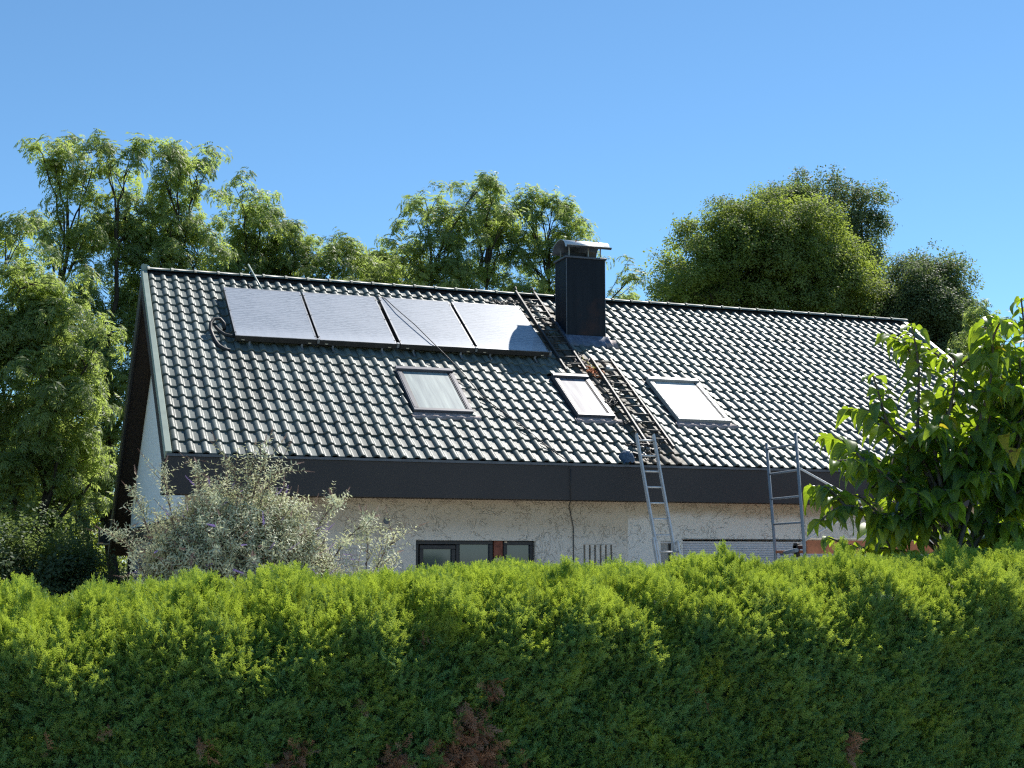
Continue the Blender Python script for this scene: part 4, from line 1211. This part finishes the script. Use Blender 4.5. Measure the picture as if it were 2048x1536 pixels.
# ------------------------------------------------------------------ thuja hedge
hedge = thing('thuja_hedge', 'long clipped conifer hedge with yellow green sunlit top', 'hedge', (2.4, 6.2, 0))
HX = [-6.0, -0.07, 0.05, 0.13, 0.23, 0.31, 0.43, 0.53, 0.68, 0.8, 0.91, 1.04, 1.28, 1.44, 1.63, 1.94, 2.15, 2.43, 2.74, 2.95, 3.11, 3.3, 3.5, 3.81, 4.11, 4.29, 4.5, 4.7, 4.88, 5.08, 10.0]
HZ = [1.62, 1.61, 1.66, 1.57, 1.58, 1.64, 1.62, 1.64, 1.67, 1.70, 1.64, 1.68, 1.66, 1.68, 1.69, 1.72, 1.73, 1.74, 1.69, 1.72, 1.72, 1.78, 1.74, 1.72, 1.79, 1.72, 1.72, 1.80, 1.76, 1.81, 1.8]
_ph = rng.uniform(0, 6.28, 40); _fx = rng.uniform(2, 22, 40); _fz = rng.uniform(1.5, 14, 40)
def lump(x, z):
    s = 0
    for k in range(40):
        s = s + np.sin(x * _fx[k] + z * _fz[k] * (1 if k % 2 else -1) + _ph[k]) / (1 + .16 * _fx[k])
    return s * .017
def hsurf(x, s):
    """s runs up the front face, over the rounded top and down the back; returns point and outward normal"""
    ztop = np.interp(x, HX, HZ) - .122
    zf = ztop - .28
    L1 = zf; L2 = L1 + .56; L3 = L2 + .45
    y = np.empty_like(s); z = np.empty_like(s); ny = np.empty_like(s); nz = np.empty_like(s)
    a = s < L1
    y[a] = 5.86 - .03 * np.sin(s[a]); z[a] = s[a]; ny[a] = -1; nz[a] = .12
    b_ = (s >= L1) & (s < L2)
    th = (s[b_] - L1[b_]) / .56 * (math.pi / 2)
    y[b_] = 5.86 + .50 * (1 - np.cos(th)) * .9; z[b_] = zf[b_] + .28 * np.sin(th); ny[b_] = -np.cos(th); nz[b_] = np.sin(th)
    c_ = s >= L2
    y[c_] = 6.31 + (s[c_] - L2[c_]); z[c_] = ztop[c_] - .25 * (s[c_] - L2[c_]) ** 2; ny[c_] = .1; nz[c_] = 1
    dl = lump(x, s)
    y += ny * dl; z += nz * dl * .8
    return y, z, ny, nz, zf, ztop
# opaque dark inside of the hedge
cm = MB(); nx_, ns_ = 200, 24
xs_ = np.linspace(-6, 10, nx_)
vs = []
for x in xs_:
    zt = float(np.interp(x, HX, HZ)) - .127
    dl = float(lump(np.array([x]), np.array([1.2]))[0])
    for (y, z) in ((5.98 - dl, -.02), (5.98 - dl, .8), (5.97 - dl, zt - .42), (6.05, zt - .22), (6.2, zt - .12), (6.42, zt - .11), (6.75, zt - .3), (6.8, -.02)):
        vs.append((x, y, z))
fs = [(i * 8 + j, (i + 1) * 8 + j, (i + 1) * 8 + j + 1, i * 8 + j + 1) for i in range(nx_ - 1) for j in range(7)]
cm.add(vs, fs, 0, True); cm.build('hedge_core', M['hedge_core'], hedge)
th_src = source_coll('hedge_sprays', [thuja_spray(200 + i).mesh('hedge_spray', M['thuja']) for i in range(8)])
dead_src = source_coll('dead_sprays', [thuja_spray(300 + i).mesh('dead_spray', M['deadspray']) for i in range(5)])
brown = [(1.832, 1.08, .035), (1.968, 1.128, .045), (1.889, 1.014, .05), (1.844, .89, .10), (1.957, .864, .08), (1.755, .852, .06), (1.556, .872, .05), (1.666, .898, .03), (1.673, 1.38, .022), (.723, .96, .03), (1.38, 1.116, .02), (2.107, .847, .03), (1.13, .922, .035), (3.762, .828, .05), (2.998, 1.085, .02), (1.05, .82, .07), (.33, 1.02, .02), (.14, .95, .02), (1.50, .78, .09), (1.90, .78, .12)]
def hedge_pts(n, x0, x1, s0, s1, off, name_scale, ndir):
    x = rng.uniform(x0, x1, n); s = rng.uniform(s0, s1, n)
    y, z, ny, nz, zf, zt = hsurf(x, s)
    k = rng.uniform(-.06, .03, n) * off
    # sprays stand in loose clumps: push whole patches in or out
    y += ny * k; z += nz * k
    d = np.stack([rng.normal(size=n) * .5, ny * ndir * 1.3 + rng.normal(size=n) * .38, nz * .5 + .38 + rng.normal(size=n) * .36], 1)
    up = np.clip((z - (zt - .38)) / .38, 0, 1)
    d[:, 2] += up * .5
    c = np.clip(.12 + .62 * up + rng.normal(size=n) * .16 + lump(x * 1.7 + 3, s * 2) * 5, 0, 1)  # yellower upwards: new growth plus the sunlit band put into the colour
    return np.stack([x, y, z], 1), d, c, s
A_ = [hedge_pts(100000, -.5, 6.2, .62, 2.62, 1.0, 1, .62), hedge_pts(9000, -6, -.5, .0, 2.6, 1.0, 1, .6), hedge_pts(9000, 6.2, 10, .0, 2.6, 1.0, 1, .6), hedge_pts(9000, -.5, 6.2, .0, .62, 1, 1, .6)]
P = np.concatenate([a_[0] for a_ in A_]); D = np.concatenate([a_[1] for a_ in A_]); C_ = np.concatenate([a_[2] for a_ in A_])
big = np.ones(len(P)); big[100000:] = 2.1
# upright shoots that break the clipped line
SP = []; SD = []; SC = []
R = random.Random(77)
shoots = [(.28, .05), (.80, .07), (.92, .09), (1.30, .05), (1.44, .06), (1.93, .085), (2.12, .07), (2.43, .09), (3.08, .07), (3.30, .13), (3.33, .10), (3.60, .10), (3.95, .12), (4.08, .16), (4.13, .12), (4.55, .09), (4.68, .17), (4.73, .14), (4.95, .10), (5.12, .12), (.05, .06), (.62, .05), (1.65, .05), (2.75, .05), (1.12, .05)]
shoots += [(R.uniform(-1, 6), R.uniform(.02, .06)) for _ in range(130)]
for (x, hgt) in shoots:
    y0 = 6.2 + R.uniform(-.14, .25); zt = float(np.interp(x, HX, HZ)) - .115
    w0 = hgt * .42
    for q in range(int(14 + hgt * 620)):
        f_ = R.random() ** 1.3; ww = w0 * (1 - f_) + .006
        p = (x + R.gauss(0, ww * .6), y0 + R.gauss(0, ww * .6), zt - .02 + (hgt - .03) * f_)
        SP.append(p); SD.append((R.gauss(0, .25) + (p[0] - x) * 6, R.gauss(0, .25) + (p[1] - y0) * 6, 1.0)); SC.append(min(1, .68 + R.gauss(0, .15)))
P = np.concatenate([P, np.array(SP)]); D = np.concatenate([D, np.array(SD)]); C_ = np.concatenate([C_, np.array(SC)]); big = np.concatenate([big, np.full(len(SP), .85)])
isb = np.zeros(len(P), bool)
for bx, bz, br in brown:
    dd = ((P[:, 0] - bx) / (br * .62)) ** 2 + ((P[:, 2] - bz) / (br * 1.15)) ** 2
    isb |= (dd + rng.normal(size=len(P)) * .35 < 1) & (rng.random(len(P)) < .8) & (P[:, 1] < 6.0)
n = len(P)
ROTS = rot_to(D, rng.uniform(-1.3, 1.3, n)); SCL = rng.uniform(.42, .95, n) * big; IDX = rng.integers(0, 8, n)
k = ~isb
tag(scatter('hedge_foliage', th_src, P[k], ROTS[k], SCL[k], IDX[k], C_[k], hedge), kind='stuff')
k = isb
DD = D[k].copy(); DD[:, 2] = -.3 + rng.normal(size=k.sum()) * .5
tag(scatter('dead_foliage', dead_src, P[k] + np.array([0, -.015, 0]), rot_to(DD, rng.uniform(0, 6, k.sum())), SCL[k] * 1.25, IDX[k] % 5, C_[k], hedge), 'rust brown dead patches in the shaded face', kind='stuff')
# stems of the hedge plants
m = MB()
for i in range(32):
    x = -5.8 + i * .5
    m.tube([(x, 6.4, -.02), (x + R.uniform(-.03, .03), 6.4, .8), (x + R.uniform(-.06, .06), 6.4, 1.45)], [.035, .025, .012], 6)
m.build('hedge_stems', M['bark'], hedge)

# ------------------------------------------------------------------ butterfly bush
bush = thing('butterfly_bush', 'grey green butterfly bush with faded flower spikes before the left wall', 'shrub', (2.4, 16.3, 0))
def budd_shoot(seed):
    R = random.Random(seed); mb = MB(); p = Vector((0, 0, 0)); d = Vector((0, 0, 1)); bend = Vector((R.uniform(.3, 1), 0, -.35))
    for k in range(9):
        d = (d + bend * .07).normalized(); p = p + d * .038
        a_ = k * 1.57 + R.uniform(-.3, .3)
        for s in (0, math.pi):
            dd = Vector((math.cos(a_ + s), math.sin(a_ + s), R.uniform(-.2, .7)))
            leaflet(mb, p, dd, Vector((R.uniform(-.5, .5), R.uniform(-.5, .5), 1)), R.uniform(.07, .11) * (1 - k * .05), .0095)
    return mb, p, d
def budd_mesh(seed, flower):
    mb, p, d = budd_shoot(seed); R = random.Random(seed)
    mats = [M['budd'], M['spike'], M['lilac']]
    if flower:
        L_ = R.uniform(.10, .17)
        for k in range(34):
            f_ = k / 33; q = p + d * L_ * f_; a_ = k * 2.4
            dd = Vector((math.cos(a_), math.sin(a_), .5))
            leaflet(mb, q, dd, Vector((0, 0, 1)), .018 * (1 - .6 * f_) + .004, .007 * (1 - .5 * f_), flower)
    mb.tube([(0, 0, -.05), tuple(p * .5), tuple(p)], [.004, .003, .002], 4, 1, cap=False)
    return mb.mesh('bush_shoot', mats)
bsrc = source_coll('bush_shoots', [budd_mesh(400 + i, [0, 0, 0, 0, 0, 0, 1, 2][i]) for i in range(8)])
P = []; D = []; C_ = []; IX = []
G = np.random.default_rng(3)
st_ = MB()
def bush_lobe(cx, cy, cz, rx, ry, rz, n, pf=.05):
    for k in range(n):
        v = G.normal(size=3); v /= np.linalg.norm(v); r = G.random() ** .33
        if v[2] < -.5: v[2] *= -.5
        p = np.array([cx + v[0] * rx * r, cy + v[1] * ry * r, cz + v[2] * rz * r])
        wob = .12 * math.sin(p[0] * 9 + 1) + .08 * math.sin(p[0] * 23 + p[1] * 7)
        if v[2] > 0: p[2] += wob * r
        P.append(p); D.append((v[0] * .7 + G.normal() * .45, v[1] * .6 + G.normal() * .45, .35 + v[2] * .4 + G.normal() * .4))
        C_.append(np.clip(G.random() * .75 + .25 * (r > .85), 0, 1))
        IX.append(int(G.integers(0, 6)) if (r < .9 or G.random() > pf * 3) else (6 if G.random() < .8 else 7))
bush_lobe(2.36, 16.3, 1.50, .80, .7, .86, 3400, .10)
bush_lobe(2.84, 16.3, 1.45, .52, .55, .78, 1500, .10)
bush_lobe(1.88, 16.3, 1.52, .44, .5, .72, 800, .12)
bush_lobe(3.25, 16.3, 1.30, .28, .4, .48, 150, .1)
bush_lobe(2.05, 16.3, .7, .8, .7, .7, 500)
bush_lobe(2.9, 16.3, .6, .9, .7, .7, 450)
bush_lobe(4.0, 16.4, 1.38, .20, .3, .36, 50, .2)
ends = [((2.35, 16.3, 1.5), (2.42, 16.2, 2.48), (2.30, 16.1, 2.76)), ((2.4, 16.3, 1.5), (2.5, 16.1, 2.5), (2.64, 16.0, 2.78)), ((2.3, 16.3, 1.5), (2.45, 16.2, 2.4), (2.52, 16.1, 2.80)), ((2.45, 16.3, 1.5), (2.55, 16.1, 2.42), (2.78, 16.0, 2.70)),
        ((1.8, 16.3, 1.3), (1.62, 16.2, 2.35), (1.52, 16.1, 2.62)), ((1.6, 16.3, 1.3), (1.35, 16.2, 2.2), (1.22, 16.0, 2.36)), ((1.5, 16.3, 1.2), (1.25, 16.2, 1.85), (1.02, 16.0, 1.95)), ((2.0, 16.3, 1.3), (1.98, 16.2, 2.4), (1.90, 16.1, 2.66)),
        ((3.0, 16.3, 1.2), (3.3, 16.2, 2.2), (3.52, 16.1, 2.38)), ((3.2, 16.3, 1.1), (3.6, 16.2, 2.0), (3.85, 16.1, 2.10)), ((3.9, 16.4, 1.0), (4.1, 16.4, 1.8), (4.3, 16.4, 1.92)), ((3.9, 16.4, 1.0), (4.0, 16.4, 1.85), (3.95, 16.4, 2.02))]
for a_, b_, c_ in ends:
    A, B2, C2 = Vector(a_), Vector(b_), Vector(c_)
    pts = [A * (1 - f_) ** 2 + B2 * 2 * f_ * (1 - f_) + C2 * f_ * f_ for f_ in [i / 8 for i in range(9)]]
    st_.tube(pts, [.010 - .0009 * i for i in range(9)], 5)
    for i in range(4, 9):
        for q in range(3):
            P.append(tuple(pts[i])); dd = pts[i] - pts[i - 1]; dd.normalize()
            D.append((dd.x + G.normal() * .5, dd.y + G.normal() * .5, dd.z + G.normal() * .4)); C_.append(G.random()); IX.append(int(G.integers(0, 6)) if i < 8 else 6)
for i in range(26):
    a_ = G.uniform(0, 6.28); r = G.uniform(.1, .9)
    st_.tube([(2.4 + G.normal() * .1, 16.3 + G.normal() * .1, -.03), (2.4 + .45 * r * math.cos(a_), 16.3 + .4 * r * math.sin(a_), 1.0), (2.4 + 1.0 * r * math.cos(a_), 16.3 + .7 * r * math.sin(a_), 1.9)], [.022, .014, .006], 5)
st_.build('stems', M['barkpale'], bush)
P = np.array([tuple(p) for p in P]); D = np.array(D, dtype=float); n = len(P)
scatter('foliage', bsrc, P, rot_to(D, G.uniform(0, 6.28, n)), G.uniform(.6, 1.1, n), IX, C_, bush, 'stuff')

# ------------------------------------------------------------------ big leaved shrub at the right edge
ls = thing('broadleaf_shrub', 'tall shrub with large drooping bright green leaves at the right edge', 'shrub', (5.3, 7.2, 0))
def broad_leaf(seed):
    R = random.Random(seed); nu, nv = 6, 4; vs = []
    curl = R.uniform(.5, 1.3); fold = R.uniform(.15, .55); wav = R.uniform(.0, .06); tw = R.uniform(-.5, .5)
    wd = R.uniform(.27, .36)
    for i in range(nu + 1):
        f_ = i / nu
        wv = wd * (math.sin(math.pi * min(1, f_ ** .62)) ** .8) * (1 - .25 * f_) if 0 < f_ < 1 else (.02 if f_ == 0 else .002)
        ang = curl * f_ ** 1.4
        # blade curls downwards along its length
        y = math.sin(ang) / curl if curl else f_; zc = -(1 - math.cos(ang)) / curl
        for j in range(nv + 1):
            g_ = (j / nv - .5) * 2
            x = g_ * wv; z = zc + abs(g_) * wv * fold + wav * math.sin(f_ * 9 + g_ * 2) * abs(g_)
            a_ = tw * f_
            vs.append((x * math.cos(a_) - z * math.sin(a_) * .3, y, z + x * math.sin(a_)))
    fs = [(i * (nv + 1) + j, i * (nv + 1) + j + 1, (i + 1) * (nv + 1) + j + 1, (i + 1) * (nv + 1) + j) for i in range(nu) for j in range(nv)]
    mb = MB(); mb.add(vs, fs, 0, True)
    return mb
leaf_mb = [broad_leaf(500 + i) for i in range(7)]
def leaf_attr(me, reps=1):
    ac = []; al = []
    for i in range(7):
        for j in range(5):
            ac.append(abs(j / 4 - .5) * 2); al.append(i / 6)
    for nm_, v_ in (('across', ac), ('along', al)):
        a_ = me.attributes.new(nm_, 'FLOAT', 'POINT'); a_.data.foreach_set('value', v_ * reps)
    return me
leaf_me = [leaf_attr(b_.mesh('leaf', M['broad'])) for b_ in leaf_mb]
leaf_y = [leaf_mb[i].mesh('leaf', M['yleaf']) for i in range(2)]
SH = {
 's1': [(5.3, 1.7), (5.3, 2.06), (5.18, 2.37), (5.21, 2.68), (5.24, 2.92), (5.22, 3.17)],
 's2': [(5.3, 1.7), (5.33, 2.12), (5.5, 2.5), (5.59, 2.82), (5.58, 3.04), (5.54, 3.18)],
 's3': [(5.35, 1.7), (5.56, 2.19), (5.71, 2.51), (5.74, 2.82), (5.7, 3.04)],
 's4': [(5.46, 1.7), (5.79, 2.23), (5.93, 2.7), (5.96, 3.09), (5.94, 3.35)],
 's5': [(5.3, 1.73), (5.22, 2.0), (4.97, 2.13), (4.70, 2.27), (4.44, 2.27)],
 's6': [(5.3, 1.73), (5.14, 1.94), (4.86, 1.97), (4.62, 2.02), (4.45, 1.93)],
 's7': [(5.3, 2.06), (5.16, 2.37), (4.99, 2.51), (4.93, 2.70), (4.90, 2.82)],
 's8': [(5.3, 1.73), (5.11, 1.88), (4.97, 1.94), (4.79, 1.88)],
 's9': [(5.3, 2.06), (5.24, 2.37), (5.36, 2.62), (5.41, 2.87), (5.38, 2.99)],
 's10': [(5.46, 1.7), (5.74, 2.07), (5.99, 2.39), (6.08, 2.64)],
 's11': [(5.3, 1.73), (5.51, 1.94), (5.74, 2.04), (5.97, 2.07)],
 's12': [(5.3, 1.73), (5.18, 1.88), (5.11, 2.0), (5.02, 2.3), (4.81, 2.36)],
 's13': [(5.33, 2.12), (5.61, 2.38), (5.84, 2.51), (6.01, 2.77)],
 's14': [(5.3, 1.7), (5.43, 1.88), (5.37, 2.13), (5.53, 2.31)],
 's15': [(5.3, 1.7), (5.58, 1.82), (5.8, 1.79), (5.95, 1.76)],
 's16': [(5.4, 1.7), (5.8, 2.1), (6.1, 2.5), (6.2, 2.95), (6.22, 3.2)],
 's17': [(5.4, 1.7), (5.9, 1.95), (6.2, 2.2), (6.4, 2.4)],
 's18': [(5.4, 1.7), (5.8, 2.3), (5.85, 2.6), (5.82, 2.95)],
 's19': [(5.4, 1.6), (5.7, 1.7), (6.1, 1.8), (6.3, 2.0)],
 's20': [(5.2, 1.7), (5.0, 1.76), (4.8, 1.78), (4.66, 1.84)],
 's22': [(5.3, 1.9), (5.5, 2.2), (5.62, 2.55), (5.68, 2.78)],
 's23': [(5.4, 1.9), (5.62, 2.4), (5.78, 2.7), (5.86, 2.90)],
 's24': [(5.3, 1.9), (5.4, 2.3), (5.42, 2.6), (5.5, 2.84)],
 's21': [(5.3, 1.9), (5.1, 2.12), (4.92, 2.2), (4.82, 2.12)],
}
stem = MB(); leaves = []
R = random.Random(13)
def catmull(p, n=5):
    out = []
    q = [p[0]] + p + [p[-1]]
    for i in range(1, len(q) - 2):
        for k in range(n):
            t = k / n
            out.append(.5 * ((2 * q[i]) + (q[i + 1] - q[i - 1]) * t + (2 * q[i - 1] - 5 * q[i] + 4 * q[i + 1] - q[i + 2]) * t * t + (3 * q[i] - q[i - 1] - 3 * q[i + 1] + q[i + 2]) * t ** 3))
    out.append(p[-1]); return out
def shoot(P3, r0, first=.25, dens_=1.0):
    cv = catmull(P3); L_ = [0]
    for i in range(1, len(cv)): L_.append(L_[-1] + (cv[i] - cv[i - 1]).length)
    tot = L_[-1]
    stem.tube(cv, [r0 * (1 - .8 * a_ / tot) + .0025 for a_ in L_], 6)
    s = tot * first; ph = R.uniform(0, 3.14)
    while s < tot:
        i = max(k for k in range(len(L_)) if L_[k] <= s); i = min(i, len(cv) - 2)
        t = (s - L_[i]) / max(1e-6, L_[i + 1] - L_[i]); p = cv[i].lerp(cv[i + 1], t); d = (cv[i + 1] - cv[i]).normalized()
        for sg in (0, math.pi):
            if R.random() < .90:
                a_ = ph + sg + R.uniform(-.4, .4)
                h = Vector((math.cos(a_), math.sin(a_) * .8, 0)); out = (h * .9 + d * .35).normalized()
                pe = R.uniform(.015, .035); q = p + out * pe
                stem.tube([p, p + out * pe * .6 + Vector((0, 0, .004)), q], [.0022, .0018, .0015], 4, cap=False)
                leaves.append((q, out, R.uniform(.10, .195) * (1 if s < tot * .85 else .75)))
        ph += 1.57; s += R.uniform(.033, .050) / dens_
    for k in range(2):
        leaves.append((cv[-1], Vector((R.uniform(-1, 1), R.uniform(-1, 1), .3)).normalized(), R.uniform(.06, .09)))
for nm, pl in SH.items():
    y0 = 7.1 + R.uniform(-.06, .06); yend = 7.1 + R.uniform(-.32, .32)
    P3 = [Vector((x, y0 + (yend - y0) * i / (len(pl) - 1), z)) for i, (x, z) in enumerate(pl)]
    shoot(P3, .013)
    # side twigs of the shrub behind and in front
    for q in range(3):
        k = R.randint(1, len(P3) - 2); A = P3[k]
        B2 = A + Vector((R.uniform(-.22, .25), R.choice((-1, 1)) * R.uniform(.15, .4), R.uniform(.02, .25)))
        shoot([A, A.lerp(B2, .5) + Vector((0, 0, .05)), B2], .006, .2)
# lower part below the hedge line
for k in range(5):
    a_ = R.uniform(0, 6.28); shoot([Vector((5.32, 7.15, 0.0)), Vector((5.32 + .2 * math.cos(a_), 7.15 + .2 * math.sin(a_), .8)), Vector((5.35 + .55 * math.cos(a_), 7.2 + .4 * math.sin(a_), 1.5 + R.uniform(0, .3)))], .016, .45, .8)
stem.tube([(5.32, 7.12, -.02), (5.31, 7.1, .9), (5.3, 7.1, 1.72)], [.04, .032, .022], 8)
stem.build('stems', M['barkpale'], ls)
def leaf_matrix(q, out, L_):
    dr = R.uniform(.25, 1.1)
    d = (out + Vector((0, 0, -dr))).normalized()       # blade direction, drooping
    up = Vector((R.uniform(-.5, .5), R.uniform(-.5, .5), 1)); x = d.cross(up).normalized(); z = x.cross(d).normalized()
    return Matrix.Translation(q) @ Matrix(((x.x, d.x, z.x, 0), (x.y, d.y, z.y, 0), (x.z, d.z, z.z, 0), (0, 0, 0, 1))) @ Matrix.Scale(L_, 4)
def vis(q):
    # roughly: how near and how far above the hedge the leaf stands
    return (q[0].z < 1.78) * 10 + q[0].y + (q[0].x > 5.95) * .5
leaves.sort(key=vis)
rest_l = MB()
ylw = [k for k in range(298) if 2.35 < leaves[k][0].z < 3.0 and 4.9 < leaves[k][0].x < 5.75][::9][:7]
for k, (q, out, L_) in enumerate(leaves):
    mw = leaf_matrix(q, out, L_)
    if k < 298:
        if k in ylw:
            o = link('leaf', leaf_y[k % 2], ls, mw); o['label'] = 'yellow leaf with brown spots'
        else:
            link('leaf', leaf_me[k % 7], ls, mw)
    else:
        b_ = leaf_mb[k % 7]
        rest_l.add([mw @ Vector(v) for v in b_.v], b_.f, 0, True)
ro_ = rest_l.build('leaves', M['broad2'], ls); leaf_attr(ro_.data, len(rest_l.v) // 35); tag(ro_, kind='stuff')
print('leaves', len(leaves), 'tiles', len(tiles))
